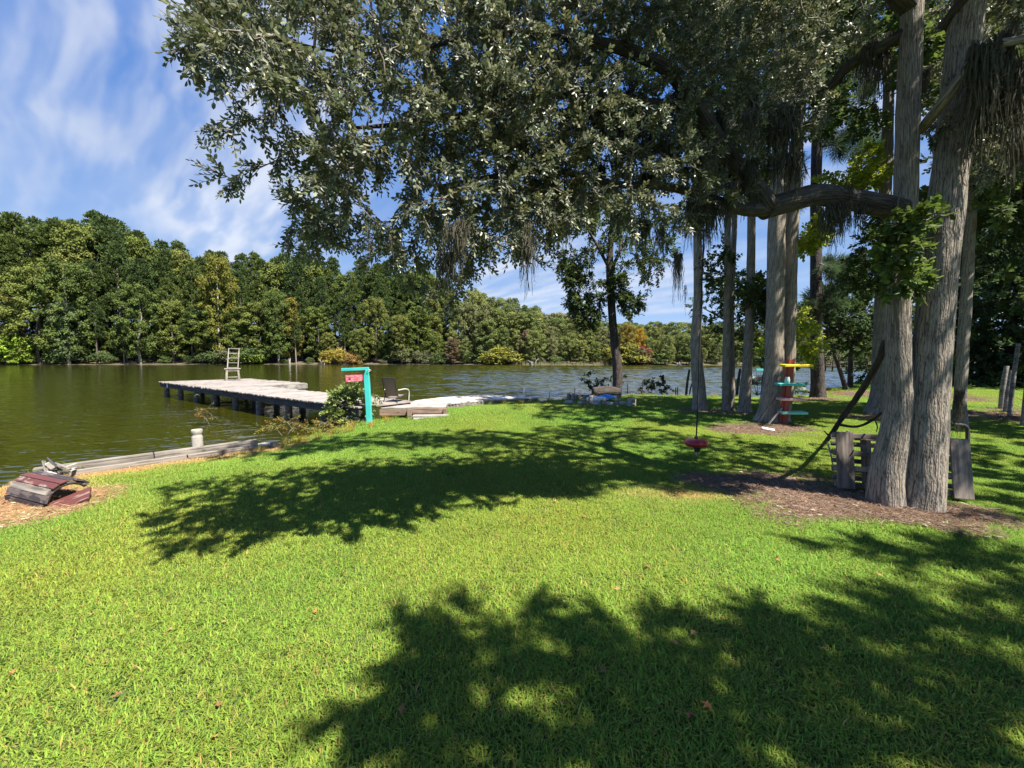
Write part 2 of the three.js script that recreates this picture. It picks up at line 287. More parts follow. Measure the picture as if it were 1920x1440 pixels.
// ---------- foliage kit ----------
const leafMat = (o = {}) => new THREE.MeshPhysicalMaterial({ vertexColors: true, roughness: 1, specularIntensity: 0.25, transmission: 0.35, thickness: 0, side: THREE.DoubleSide, ...o });
M.leaf = leafMat({ clearcoat: 1, clearcoatRoughness: 0.38 });
M.leafSoft = leafMat({ transmission: 0.45 });
M.grass = leafMat({ transmission: 0.38, specularIntensity: 0.12 });
M.moss = leafMat({ transmission: 0.3 });
M.far = leafMat({ transmission: 0.25 });
function leaf(m, base, dir, up, len, wid, col, fold = 0.25, shape = 4) {
  const side = dir.clone().cross(up).normalize(), nrm = side.clone().cross(dir).normalize();
  const at = (t, s) => base.clone().addScaledVector(dir, t * len).addScaledVector(side, s * wid).addScaledVector(nrm, -Math.abs(s) * fold * wid + (t > 0.5 ? -(t - 0.5) * 0.18 * len : 0));
  const nl = nrm.clone().addScaledVector(side, -fold * 0.8).normalize(), nr = nrm.clone().addScaledVector(side, fold * 0.8).normalize();
  if (shape === 2) { const a = m.v(at(0, 0), nl, col), b = m.v(at(0.5, -0.5), nl, col), c = m.v(at(1, 0), nl, col), d = m.v(at(0.5, 0.5), nr, col), a2 = m.v(at(0, 0), nr, col), c2 = m.v(at(1, 0), nr, col); m.tri(a, c, b); m.tri(a2, d, c2); return; }
  const a = m.v(at(0, 0), nl, col), b = m.v(at(0.3, -0.46), nl, col), c = m.v(at(0.7, -0.42), nl, col), d = m.v(at(1, 0), nl, col);
  m.tri(a, d, c); m.tri(a, c, b);
  const a2 = m.v(at(0, 0), nr, col), b2 = m.v(at(0.3, 0.46), nr, col), c2 = m.v(at(0.7, 0.42), nr, col), d2 = m.v(at(1, 0), nr, col);
  m.tri(a2, c2, d2); m.tri(a2, b2, c2);
}
function rod(m, a, b, r0, r1, col, k = 3) {
  const d = b.clone().sub(a).normalize(), x = Math.abs(d.y) > 0.8 ? V(1, 0, 0) : V(0, 1, 0); x.addScaledVector(d, -x.dot(d)).normalize(); const y = d.clone().cross(x), i0 = m.p.length / 3;
  for (let i = 0; i < k; i++) { const t = (i / k) * Math.PI * 2, n = x.clone().multiplyScalar(Math.cos(t)).addScaledVector(y, Math.sin(t)); m.v(a.clone().addScaledVector(n, r0), n, col); m.v(b.clone().addScaledVector(n, r1), n, col); }
  for (let i = 0; i < k; i++) { const p = i0 + i * 2, q = i0 + ((i + 1) % k) * 2; m.tri(p, q, p + 1); m.tri(p + 1, q, q + 1); }
}
function spray(n, twig, len, wid, col, { vary = 0.3, spread = 1, stem = [0.16, 0.14, 0.11], shape = 4, odd = null, fan = 1.0 } = {}) {   // a leafy twig along +x
  const m = new Mesh3(), bend = rr(-0.1, 0.1), at = (t) => V(t * twig, -0.12 * t * t * twig, bend * t * t * twig);
  rod(m, at(0), at(0.5), 0.0022, 0.0017, stem); rod(m, at(0.5), at(1), 0.0017, 0.0008, stem);
  for (let i = 0; i < n; i++) {
    const t = 0.12 + (0.88 * (i + R() * 0.6)) / n, a = i * 2.4 + rr(-0.5, 0.5), k = i === n - 1 ? 0.2 : rr(0.6, 1.1) * fan;
    const out = V(0, Math.cos(a) * spread * 0.9, Math.sin(a)), dir = V(1, 0, 0).multiplyScalar(Math.cos(k)).addScaledVector(out, Math.sin(k)).normalize();
    const f = rr(1 - vary, 1 + vary), w = rr(0.9, 1.1), c = odd && R() < odd[0] ? odd.slice(1).map((x) => x * f) : [col[0] * f * w, col[1] * f, col[2] * f];
    leaf(m, at(Math.min(1, t)), dir, V(rr(-0.5, 0.5), 1, rr(-0.5, 0.5)).normalize(), len * rr(0.7, 1.15), wid * rr(0.8, 1.15), c, rr(0.1, 0.4), shape);
  }
  return m.geo();
}
function grow(roots, tips, { step = 0.16, arc = 0.08, minR = 0.0028, maxR = 0.06, jitter = 0.15 } = {}) {   // branches that reach from the limbs to every tip
  const px = [], py = [], pz = [], par = [];
  const add = (p, q) => { px.push(p.x); py.push(p.y); pz.push(p.z); par.push(q); return px.length - 1; };
  for (const p of roots) add(p, -1);
  const nr = roots.length, near = (p, k) => { let b = 1e9, at = 0; for (let i = 0; i < k; i++) { const d = (px[i] - p.x) ** 2 + (py[i] - p.y) ** 2 + (pz[i] - p.z) ** 2; if (d < b) { b = d; at = i; } } return [at, Math.sqrt(b)]; };
  const order = tips.map((p) => [near(p, nr)[1], p]).sort((a, b) => a[0] - b[0]), ends = [];
  for (const [, p] of order) {
    const [at, d] = near(p, px.length), n = Math.max(2, Math.ceil(d / step)), a = V(px[at], py[at], pz[at]); let q = at; const path = [];
    for (let k = 1; k <= n; k++) { const t = k / n, c = a.clone().lerp(p, t); c.y += Math.sin(Math.PI * t) * arc * d; if (k < n) c.add(V(rr(-1, 1), rr(-1, 1), rr(-1, 1)).multiplyScalar(step * jitter)); q = add(c, q); path.push(q); }
    ends.push(path);
  }
  const w = new Float32Array(px.length); for (const e of ends) w[e[e.length - 1]] = 1;
  for (let i = px.length - 1; i >= nr; i--) if (par[i] >= 0) w[par[i]] += w[i];
  const m = new Mesh3(), P = (i) => V(px[i], py[i], pz[i]), rad = (i) => Math.min(maxR, minR * Math.pow(Math.max(1, w[i]), 0.52));
  for (let i = nr; i < px.length; i++) rod(m, P(par[i]), P(i), par[i] < nr ? rad(i) * 1.15 : rad(par[i]), rad(i), [1, 1, 1], w[i] > 6 ? 5 : 3);
  return { geo: m.geo(), ends: ends.map((e) => e.map(P)), thick: px.map((_, i) => [P(i), w[i]]).filter((x) => x[1] > 1) };
}
const Q0 = new THREE.Quaternion(), UPV = V(0, 1, 0);
function basis(dir, roll) { const z = dir.clone().cross(UPV); if (z.lengthSq() < 1e-4) z.set(0, 0, 1); z.normalize(); const y = z.clone().cross(dir).normalize(), m = new THREE.Matrix4().makeBasis(dir, y, z); return new THREE.Quaternion().setFromRotationMatrix(m).multiply(Q0.clone().setFromAxisAngle(V(1, 0, 0), roll)); }
function scatter(name, geos, mat, places, parent, label) {   // places: [position, quaternion, scale, colour]; a few variants, one instanced part for each
  const sorted = geos.map(() => []); places.forEach((p) => sorted[Math.floor(R() * geos.length)].push(p));
  geos.forEach((g, k) => {
    const L = sorted[k]; if (!L.length) return;
    const m = new THREE.InstancedMesh(g, mat, L.length), M4 = new THREE.Matrix4(), C = new THREE.Color();
    L.forEach(([p, q, s, c], i) => { M4.compose(p, q, V(s, s, s)); m.setMatrixAt(i, M4); C.setRGB(c[0], c[1], c[2]); m.setColorAt(i, C); });
    m.name = parent ? name : numbered(name); m.userData.kind = 'stuff'; if (label) m.userData.label = label; (parent || scene).add(m);
  });
}
function sprayPlaces(ends, per, { back = 0.45, droop = 0.15, wild = 0.6, size = [0.8, 1.25], tint = 0.25, warm = 0.1 } = {}) {
  const out = [];
  for (const e of ends) {
    const n = e.length; let len = 0; const cut = []; for (let i = n - 1; i > 0 && len < back; i--) { len += e[i].distanceTo(e[i - 1]); cut.push(i); }
    if (!cut.length) continue;
    for (let k = 0; k < per; k++) {
      const i = k === 0 ? n - 1 : pick(cut), d = e[i].clone().sub(e[i - 1]).normalize(), p = e[i - 1].clone().lerp(e[i], k === 0 ? 1 : R());
      d.add(V(rr(-1, 1), rr(-1, 1) - droop, rr(-1, 1)).multiplyScalar(k === 0 ? wild * 0.5 : wild)).normalize();
      const f = rr(1 - tint, 1 + tint), w = rr(-warm, warm); out.push([p, basis(d, rr(-0.6, 0.6)), rr(...size), [f * (1 + w), f, f * (1 - w)]]);
    }
  }
  return out;
}
function ballPlaces(blobs, per, { size = [0.8, 1.3], tint = 0.3, warm = 0.12, shell = 0.55 } = {}) {   // leafy twigs through a set of uneven lobes: [centre, rx, ry, rz, weight]
  const out = [];
  for (const [c, rx, ry, rz, wgt = 1] of blobs) for (let i = 0; i < per * wgt; i++) {
    const d = V(rr(-1, 1), rr(-1, 1), rr(-1, 1)); if (d.lengthSq() > 1 || d.lengthSq() < 0.01) { i--; continue; }
    d.normalize(); const k = Math.pow(mix(shell ** 3, 1, R()), 1 / 3), p = V(c.x + d.x * rx * k, c.y + d.y * ry * k, c.z + d.z * rz * k);
    const dir = d.clone().add(V(rr(-0.8, 0.8), rr(-0.9, 0.6), rr(-0.8, 0.8))).normalize(), f = rr(1 - tint, 1 + tint), w = rr(-warm, warm);
    out.push([p, basis(dir, rr(-1, 1)), rr(...size), [f * (1 + w), f, f * (1 - w)]]);
  }
  return out;
}

// ---------- far forest ----------
R = mulberry(101);
function farCrown(kind, H, Wd) {   // unit crowns: H tall, half-width Wd, base at 0
  const m = new Mesh3(), lobes = [];
  if (kind === 'pine') {   // clumped upper half on a bare trunk
    const n = 52; for (let i = 0; i < n; i++) { const t = (i + R()) / n, y = H * mix(0.4, 0.97, t), r = Wd * Math.pow(Math.sin(Math.PI * mix(0.3, 0.97, t)), 0.8) * rr(0.35, 1), a = i * 2.4 + rr(-0.4, 0.4); lobes.push([V(Math.cos(a) * r, y, Math.sin(a) * r), rr(0.55, 1.15) * (t > 0.85 ? 0.85 : 1), 0.75]); }
  } else if (kind === 'broad') {
    const n = 84; for (let i = 0; i < n; i++) { const t = (i + R()) / n, y = H * mix(0.1, 0.95, t), r = Wd * Math.pow(Math.max(0.03, 1 - Math.pow(Math.abs(t - 0.48) / 0.56, 3.4)), 0.6) * rr(0.3, 1.1), a = i * 2.4 + rr(-0.5, 0.5); lobes.push([V(Math.cos(a) * r, y, Math.sin(a) * r), rr(0.5, 1.15), 0.9]); }
  } else {
    const n = 16; for (let i = 0; i < n; i++) { const t = (i + R()) / n, y = H * mix(0.12, 0.85, t), r = Wd * Math.sqrt(1 - t * t * 0.8) * rr(0.3, 1), a = i * 2.4; lobes.push([V(Math.cos(a) * r, y, Math.sin(a) * r), rr(0.6, 1.0) * Math.min(1, H / 3), 0.8]); }
  }
  for (const [c, r, sq] of lobes) {
    const f0 = rr(0.8, 1.2), n = Math.round((kind === 'pine' ? 230 : 220) * Math.min(1.3, r * r * 0.8 + 0.25));
    for (let i = 0; i < n; i++) {
      const d = V(rr(-1, 1), rr(-1, 1), rr(-1, 1)); if (d.lengthSq() > 1) { i--; continue; } d.normalize(); if (d.y < -0.4) d.y *= -0.7;
      const k = rr(0.55, 1.08), p = V(c.x + d.x * r * k, c.y + d.y * r * sq * k, c.z + d.z * r * k), s = (kind === 'pine' ? rr(0.14, 0.36) : rr(0.12, 0.3)) * (kind === 'bush' ? 0.75 : 1);
      const dir = kind === 'pine' ? d.clone().add(V(rr(-0.5, 0.5), rr(0, 0.8), rr(-0.5, 0.5))).normalize() : V(rr(-1, 1), rr(-0.7, 0.5), rr(-1, 1)).normalize();
      const f = f0 * rr(0.75, 1.25); leaf(m, p, dir, d.clone().add(V(rr(-0.6, 0.6), rr(-0.3, 0.7), rr(-0.6, 0.6))).normalize(), s * (kind === 'pine' ? 1.5 : 1.2), s * (kind === 'pine' ? 0.7 : 1.0), [f, f, f], 0.2, 2);
    }
  }
  return m.geo();
}
const farTint = (r, g, b) => leafMat({ color: lin(r, g, b), transmission: 0.22 });
const farMats = { pine: [[0.08, 0.118, 0.03], [0.098, 0.132, 0.03], [0.07, 0.106, 0.03]].map((c) => farTint(...c)), broad: [[0.115, 0.15, 0.03], [0.14, 0.168, 0.035], [0.095, 0.132, 0.03], [0.16, 0.175, 0.04]].map((c) => farTint(...c)), center: [[0.17, 0.2, 0.055], [0.2, 0.215, 0.06], [0.14, 0.175, 0.05], [0.19, 0.2, 0.075]].map((c) => farTint(...c)), bush: [[0.1, 0.14, 0.035], [0.085, 0.12, 0.035], [0.14, 0.15, 0.07]].map((c) => farTint(...c)) };
const farTrunkMat = std({ color: lin(0.25, 0.215, 0.18), roughness: 0.95 }), farTrunkDark = std({ color: lin(0.11, 0.09, 0.075), roughness: 0.95 });
const FT = {
  pine: [0, 1, 2, 3, 4].map(() => ({ H: 22, crown: farCrown('pine', 22, rr(2.6, 3.5)), trunk: tube([V(0, -0.8, 0), V(rr(-0.2, 0.2), 8, rr(-0.2, 0.2)), V(rr(-0.3, 0.3), 16, 0), V(0, 21, 0)], [0.32, 0.26, 0.18, 0.05], { seg: 7, n: 6 }) })),
  broad: [0, 1, 2, 3, 4].map(() => ({ H: 14, crown: farCrown('broad', 14, rr(3.1, 4.1)), trunk: tube([V(0, -0.8, 0), V(rr(-0.3, 0.3), 4, rr(-0.3, 0.3)), V(rr(-0.6, 0.6), 8, 0), V(0, 12.5, 0)], [0.3, 0.22, 0.14, 0.04], { seg: 7, n: 6 }) })),
  bush: [0, 1, 2, 3].map(() => ({ H: 3, crown: farCrown('bush', 3, rr(1.7, 2.3)), trunk: tube([V(0, -0.3, 0), V(0.1, 0.6, 0), V(-0.1, 1.6, 0.1)], [0.08, 0.06, 0.02], { seg: 5, n: 3 }) })),
};
const LBL = {
  pine: ['far_pine_tree', 'tall pine across the lake', 'tree', 'pines across the lake'],
  broad: ['far_leafy_tree', 'leafy tree across the lake', 'tree', 'leafy trees across the lake'],
  bush: ['shore_bush', 'low green bush on the far shore', 'bush', 'bushes along the far shore'],
};
function farTree(kind, x, z, H, { mat, label, name, category, wide = 1, trunkMat, where } = {}) {
  const v = pick(FT[kind]), s = H / v.H, L = LBL[kind], o = thing(name || L[0], label || L[1] + (where ? ', ' + where : ''), category || L[2], [x, Math.max(hgt(x, z), WATER - 0.02), z], rr(0, 6.28), label ? undefined : L[3]);
  o.scale.set(s * wide, s, s * wide);
  part('trunk', v.trunk, trunkMat || (R() < 0.5 ? farTrunkMat : farTrunkDark), o); part('crown', v.crown, mat || pick(farMats[kind]), o);
  return o;
}
// crest of the forest as the photograph shows it: pixel column -> pixel row
const CREST = [[-300, 380], [0, 392], [60, 402], [110, 398], [200, 402], [250, 412], [300, 440], [380, 455], [450, 468], [560, 482], [640, 488], [720, 492], [800, 512], [860, 535], [950, 556], [1000, 574], [1080, 590], [1150, 604], [1220, 602], [1300, 603], [1420, 616], [1520, 622], [1700, 640], [2400, 650]];
const crestAt = (px) => { for (let i = 0; i + 1 < CREST.length; i++) if (px <= CREST[i + 1][0]) return mix(CREST[i][1], CREST[i + 1][1], (px - CREST[i][0]) / (CREST[i + 1][0] - CREST[i][0])); return 650; };
{
  const seg = []; let total = 0; for (let i = 1; i + 2 < FAR.length; i++) { const l = Math.hypot(FAR[i + 1][0] - FAR[i][0], FAR[i + 1][1] - FAR[i][1]); seg.push([i, total, l]); total += l; }
  const along = (s) => { for (const [i, a, l] of seg) if (s <= a + l) { const t = (s - a) / l, [ax, az] = FAR[i], [bx, bz] = FAR[i + 1]; return [mix(ax, bx, t), mix(az, bz, t), -(bz - az) / l, (bx - ax) / l]; } return [0, -100, 0, 1]; };
  const colOf = (x, z) => 960 + (x / -z) * 720;
  const zone = (px) => px < 200 ? 'far left' : px < 430 ? 'left of the dock chair' : px < 640 ? 'right of the dock chair' : px < 860 ? 'behind the teal post' : px < 1130 ? 'left of the lone shore tree' : px < 1300 ? 'right of the lone shore tree' : 'behind the lawn trunks';
  // rows: distance behind the shore, spacing, share of the crest height
  for (const [back, gap, lo, hi, pinesL, pinesR, rowName] of [[1.8, 4.2, 0.28, 0.7, 0.4, 0.02, 'low front row'], [7, 4.2, 0.6, 0.9, 0.75, 0.1, 'middle row'], [13, 4.4, 0.85, 1.0, 0.85, 0.2, 'tall rear row'], [20, 4.0, 0.9, 1.03, 0.9, 0.25, 'skyline row']]) {
    for (let s = 0; s < total; s += gap * rr(0.7, 1.3)) {
      const [x0, z0, nx, nz] = along(s), b = back + rr(-2, 2); let x = x0 + nx * b, z = z0 + nz * b; if (farD(x, z) < 0.5) { x = x0 - nx * b; z = z0 - nz * b; }
      const px = colOf(x, z); if (px < -120 || px > 1750 || z > -30) continue;
      const D = -z, full = 1.6 + ((669 + (px - 960) * 0.0032 - crestAt(px)) / 720) * D - hgt(x, z), pine = R() < (px < 760 ? pinesL : pinesR);
      const H = Math.max(4, full * rr(lo, hi)); farTree(pine ? 'pine' : 'broad', x, z, H, { where: rowName + ' ' + zone(px), wide: pine ? rr(0.8, 1.1) : H > 16 ? rr(0.6, 0.8) : rr(0.9, 1.3), mat: px > 840 ? pick(farMats.center) : undefined });
    }
  }
  for (const [back, gap] of [[5, 4.4], [11, 4.6], [27, 4.2]]) for (let s = 0; s < total; s += gap * rr(0.7, 1.3)) {   // understorey that closes the wood
    const [x0, z0, nx, nz] = along(s), b = back + rr(-1.5, 1.5); let x = x0 + nx * b, z = z0 + nz * b; if (farD(x, z) < 0.5) { x = x0 - nx * b; z = z0 - nz * b; }
    const px = colOf(x, z); if (px < -120 || px > (back > 20 ? 1750 : 800) || z > -30) continue;
    farTree('broad', x, z, back > 20 ? rr(8, 12) : rr(4.5, 10), { wide: rr(1.0, 1.4), where: 'understorey ' + (back < 8 ? 'near the water ' : back < 20 ? 'deeper in ' : 'at the back ') + zone(px), mat: pick([farMats.broad[2], farMats.broad[0], farMats.pine[1]]) });
  }
  for (let s = 0; s < total; s += rr(3.5, 8)) {
    const [x0, z0, nx, nz] = along(s); let b = rr(0.2, 1.6), x = x0 + nx * b, z = z0 + nz * b; if (farD(x, z) < 0) { x = x0 - nx * b; z = z0 - nz * b; }
    const px = colOf(x, z); if (px < -120 || px > 1750 || z > -30) continue; farTree('bush', x, z, rr(1.2, 4.8), { where: zone(px), wide: rr(1, 1.5) });
  }
  // trees and bushes that stand out
  const out = (px, depth, kind, H, o) => { const p = pix(px, 682, depth); return farTree(kind, p.x, p.z, H, o); };
  out(-2, 82.3, 'bush', 6.4, { mat: farTint(0.2, 0.29, 0.03), wide: 1.1, label: 'bright yellow-green bush leaning over the water at the left edge', name: 'lime_bush' });
  out(34, 83.4, 'bush', 3.4, { mat: farTint(0.2, 0.28, 0.03), label: 'low lime-green shrub right of the bright bush at the left edge', name: 'lime_bush' });
  out(470, 96.8, 'bush', 3.2, { mat: farTint(0.19, 0.27, 0.03), wide: 1.7, label: 'bright lime-green low bush behind the tall dock chair', name: 'lime_bush' });
  out(627, 100, 'bush', 4.0, { mat: farTint(0.28, 0.22, 0.035), wide: 1.4, label: 'golden yellow bush at the far waterline', name: 'golden_bush' });
  out(662, 100, 'bush', 3.0, { mat: farTint(0.32, 0.2, 0.06), wide: 1.0, label: 'small orange-tan bush right of the golden bush', name: 'orange_bush' });
  out(415, 97.5, 'broad', 27, { mat: farTint(0.17, 0.17, 0.03), wide: 0.55, trunkMat: std({ color: lin(0.5, 0.46, 0.4), roughness: 0.9 }), label: 'slender yellowish tree with a pale bare trunk above the dock chair', name: 'pale_trunk_tree' });
  out(130, 87.2, 'broad', 14, { mat: farTint(0.15, 0.2, 0.09), wide: 0.8, label: 'pale sage-green tree low on the left far shore', name: 'sage_tree' });
  out(545, 102, 'broad', 17, { mat: farTint(0.17, 0.15, 0.03), wide: 0.8, label: 'olive-yellow tree inside the far forest above the golden bush', name: 'olive_tree' });
  out(850, 102, 'broad', 7, { mat: farTint(0.16, 0.11, 0.06), wide: 1.2, label: 'rusty brown shrub tree on the far shore left of center', name: 'rusty_tree' });
  out(935, 99, 'bush', 4.5, { mat: farTint(0.2, 0.2, 0.03), wide: 1.9, label: 'wide yellow-green thicket on the far shore in the center', name: 'yellow_thicket' });
  out(985, 102, 'broad', 9, { mat: farTint(0.2, 0.13, 0.09), wide: 0.6, label: 'thin pinkish-brown tree on the far shore', name: 'pinkish_tree' });
  out(1175, 101, 'broad', 10.5, { mat: farTint(0.26, 0.19, 0.035), wide: 0.9, label: 'amber autumn tree behind the lone shore tree trunk', name: 'amber_tree' });
  out(1200, 102, 'broad', 9.6, { mat: farTint(0.45, 0.26, 0.02), wide: 0.5, label: 'bright orange-yellow autumn tree on the far shore', name: 'orange_tree' });
  out(1205, 100, 'bush', 5.0, { mat: farTint(0.24, 0.07, 0.06), wide: 0.7, label: 'small crimson bush under the orange tree', name: 'crimson_bush' });
  out(1165, 99, 'bush', 5.5, { mat: farTint(0.2, 0.19, 0.03), wide: 1.3, label: 'yellow-olive bush at the far waterline beside the crimson bush', name: 'yellow_olive_bush' });
  // pale reeds on the bare part of the shore, and sun-bleached snags
  const reedM = new Mesh3(); for (let i = 0; i < 700; i++) { const px = rr(960, 1170), p = pix(px, 684, 98 + rr(-1.5, 0.5)); p.y = WATER; rod(reedM, p, p.clone().add(V(rr(-0.2, 0.2), rr(0.3, 1.0), 0)), 0.04, 0.02, [0.26, 0.23, 0.12]); }
  top('reeds', reedM.geo(), std({ vertexColors: true, roughness: 1 }), 'pale dry reeds along the far waterline', 'reeds', null, 'stuff');
  const snag = std({ color: lin(0.3, 0.28, 0.25), roughness: 0.95 });
  const snags = [[40, 679, 30, 18, 'bleached driftwood branch at the foot of the left bank'], [345, 678, 20, 14, 'grey forked snag at the waterline left of the dock chair'], [378, 678, 30, 22, 'pale star-shaped driftwood tangle left of the dock chair'], [543, 678, 8, 22, 'thin upright bleached stub under the far trees'], [605, 679, 26, 20, 'tangle of bleached branches left of the golden bush'], [1000, 682, 34, 26, 'grey fallen tree slanting down the far bank'], [1275, 682, 30, 16, 'dark grey brush pile on the far waterline']];
  for (const [px, py, w, h, label] of snags) {
    const c = pix(px, py, 97), s = (0.55 * 97) / 720, m = []; c.y = WATER;
    for (let i = 0; i < 5; i++) { const a = rr(-1, 1), q = V(a * w * s * 0.6, rr(0.4, 1) * h * s, rr(-0.6, 0.6)); m.push(tube([V(a * 0.4, -0.3, 0), q.clone().multiplyScalar(0.5).add(V(0, 0.2, 0)), q], [0.14, 0.1, 0.03], { seg: 5, n: 4 })); }
    const o = top('driftwood_snag', mergeGeometries(m), snag, label, 'driftwood', 'snags along the far shore'); o.position.copy(c);
  }
}

// ---------- the big oak ----------
R = mulberry(2024);
const hook = (pts) => pts.map(([px, py, d]) => pix(px, py, d));
const toBase = (o) => { const p = o.position; o.traverse((c) => { if (c !== o && c.parent === o) c.position.sub(p); }); };   // parts are given in world places; the thing stands at its base
const oakLeaf = [0.1, 0.115, 0.05];
const oakSprays = [0, 1, 2, 3, 4, 5].map(() => spray(13, rr(0.14, 0.2), 0.038, 0.0165, oakLeaf, { vary: 0.4, spread: 0.9, odd: [0.2, 0.3, 0.31, 0.2] })), oakBig = [0, 1, 2].map(() => spray(11, rr(0.15, 0.21), 0.047, 0.02, oakLeaf, { vary: 0.4 }));
const limePrays = [0, 1, 2].map(() => spray(9, 0.22, 0.085, 0.07, [0.2, 0.24, 0.02], { vary: 0.25, shape: 4 }));
const oak = thing('oak_tree', 'huge twin-trunked oak on the right with moss and a canopy over the lawn', 'tree', [OAK.x, hgt(OAK.x, OAK.z), OAK.z]);
{
  const base = hgt(OAK.x, OAK.z);
  const b0 = V(4.0, base - 0.15, -3.98), c0 = V(4.21, base - 0.15, -3.9);
  const A = [b0, V(3.985, 0.35, -3.99), ...hook([[1686, 760, 4], [1684, 600, 4.02], [1696, 400, 4.05], [1703, 200, 4.1], [1711, 0, 4.15]])]; A.push(A[A.length - 1].clone().add(V(0.05, 1.6, -0.1)), A[A.length - 1].clone().add(V(0.2, 4.2, -0.3)));
  part('trunk', tube(A, [0.16, 0.15, 0.118, 0.1, 0.096, 0.092, 0.088, 0.075, 0.04], { seg: 40, n: 90, wob: 0.09, fq: 1.2, seed: 3, flare: 0.32, flareH: 0.22, lobes: 4, tile: [0.36, 0.6] }), M.oakBark, oak);
  const B = [c0, V(4.24, 0.35, -3.9), ...hook([[1738, 760, 3.92], [1752, 600, 3.93], [1772, 400, 3.95], [1795, 200, 3.98], [1817, 0, 4]])]; B.push(B[B.length - 1].clone().add(V(0.4, 1.6, -0.1)), B[B.length - 1].clone().add(V(0.9, 4.2, -0.2)));
  part('trunk', tube(B, [0.19, 0.178, 0.155, 0.142, 0.134, 0.128, 0.12, 0.1, 0.05], { seg: 44, n: 90, wob: 0.08, fq: 1.2, seed: 8, flare: 0.34, flareH: 0.22, lobes: 5, tile: [0.36, 0.6] }), M.oakBark, oak);
  // limbs: the low one that reaches over the lawn, and those that carry the crown
  const limbs = [
    [[[1690, 392, 4.02], [1655, 385, 4.0], [1600, 374, 3.95], [1540, 366, 3.9], [1485, 376, 3.85], [1432, 392, 3.8]], [0.095, 0.105, 0.1, 0.098, 0.095, 0.095]],
    [[[1440, 390, 3.8], [1402, 335, 3.75], [1350, 275, 3.65], [1310, 205, 3.55], [1262, 140, 3.45], [1195, 100, 3.35], [1110, 78, 3.2], [1000, 60, 3.0], [860, 75, 2.9], [740, 100, 2.75], [620, 95, 2.6], [500, 65, 2.4]], [0.1, 0.085, 0.075, 0.07, 0.06, 0.05, 0.04, 0.026, 0.017, 0.012, 0.008, 0.005]],
    [[[1440, 393, 3.8], [1390, 392, 3.75], [1330, 372, 3.7], [1250, 350, 3.6], [1150, 345, 3.5], [1040, 320, 3.4], [930, 330, 3.3], [820, 350, 3.1]], [0.075, 0.05, 0.04, 0.034, 0.03, 0.025, 0.02, 0.01]],
    [[[1300, 195, 3.55], [1215, 195, 3.6], [1120, 175, 3.55], [1020, 180, 3.5], [900, 210, 3.3], [780, 230, 3.0], [660, 240, 2.7]], [0.045, 0.045, 0.04, 0.034, 0.026, 0.018, 0.01]],
    [[[1725, 245, 4.1], [1770, 190, 3.8], [1812, 135, 3.65], [1842, 95, 3.55], [1900, 78, 3.5], [1990, 60, 3.4]], [0.045, 0.05, 0.048, 0.04, 0.035, 0.02]],
    [[[1700, 60, 4.15], [1640, 95, 4.3], [1585, 130, 4.5], [1550, 170, 4.6], [1490, 192, 4.9], [1400, 195, 5.4], [1290, 200, 5.95]], [0.06, 0.055, 0.05, 0.045, 0.038, 0.03, 0.018]],
    [[[1710, 20, 4.15], [1600, -90, 3.9], [1450, -180, 3.6], [1250, -230, 3.4], [1000, -250, 3.2], [760, -220, 3.0]], [0.08, 0.07, 0.06, 0.05, 0.035, 0.015]],
  ];
  const roots = [];
  limbs.forEach(([pts, rad], i) => { const P = hook(pts); part('limb', tube(P, rad, { seg: i === 0 ? 24 : 12, n: P.length * 7, wob: 0.14, fq: 1.1, seed: i * 3, tile: [0.35, 0.7] }), i === 4 ? M.oakBark : M.shadeDarkBark, oak); if (i !== 0) catmull(P, rad, P.length * 5)[0].forEach((p) => roots.push(p)); });
  const over = [   // limbs above the frame
    [[4.2, 6.2, -4.2], [3.2, 7.4, -4.4], [2.0, 8.0, -4.6], [0.8, 8.2, -4.6], [-0.6, 8.0, -4.3]], [[4.6, 6.4, -4.1], [5.4, 7.6, -4.6], [6.6, 8.2, -5]], [[4.3, 4.9, -4.1], [4.35, 5.4, -3.5], [4.2, 5.8, -2.9], [3.0, 6.0, -2.6], [1.8, 6.0, -2.5]], [[4.75, 5.2, -4.0], [5.6, 5.6, -3.4], [6.7, 5.8, -2.8], [7.8, 5.9, -2.0]]];
  const overRoots = [];
  over.forEach((a, i) => { const P = a.map((p) => V(...p)); part('limb', tube(P, (i > 1 ? [0.05, 0.04, 0.03, 0.02, 0.012] : [0.09, 0.07, 0.06, 0.04, 0.02]).slice(0, P.length), { seg: 10, n: 20, wob: 0.1, seed: i }), M.shadeDarkBark, oak); catmull(P, [1, 1], 16)[0].forEach((p) => overRoots.push(p)); });

  // tips of the twigs: the mass of the canopy as the photograph shows it, each tip at its own distance
  const outline = [[350, 62], [375, 40], [420, -40], [1480, -60], [1640, -60], [1640, 60], [1560, 150], [1540, 240], [1450, 250], [1420, 300], [1430, 370], [1330, 380], [1290, 420], [1240, 440], [1190, 425], [1120, 400], [1070, 430], [1040, 470], [1000, 450], [960, 470], [930, 440], [890, 470], [880, 520], [840, 545], [790, 505], [735, 500], [700, 455], [640, 440], [580, 460], [560, 440], [575, 400], [555, 375], [600, 320], [570, 270], [600, 215], [520, 190], [480, 155], [440, 150], [380, 120]];
  const inside = (x, y) => { let k = false; for (let i = 0, j = outline.length - 1; i < outline.length; j = i++) { const [xi, yi] = outline[i], [xj, yj] = outline[j]; if (yi > y !== yj > y && x < ((xj - xi) * (y - yi)) / (yj - yi) + xi) k = !k; } return k; };
  const depthAt = (px) => px < 700 ? mix(2.3, 2.8, (px - 330) / 370) : px < 1300 ? mix(2.8, 3.7, (px - 700) / 600) : mix(3.7, 4.6, (px - 1300) / 300);
  const tips = [];
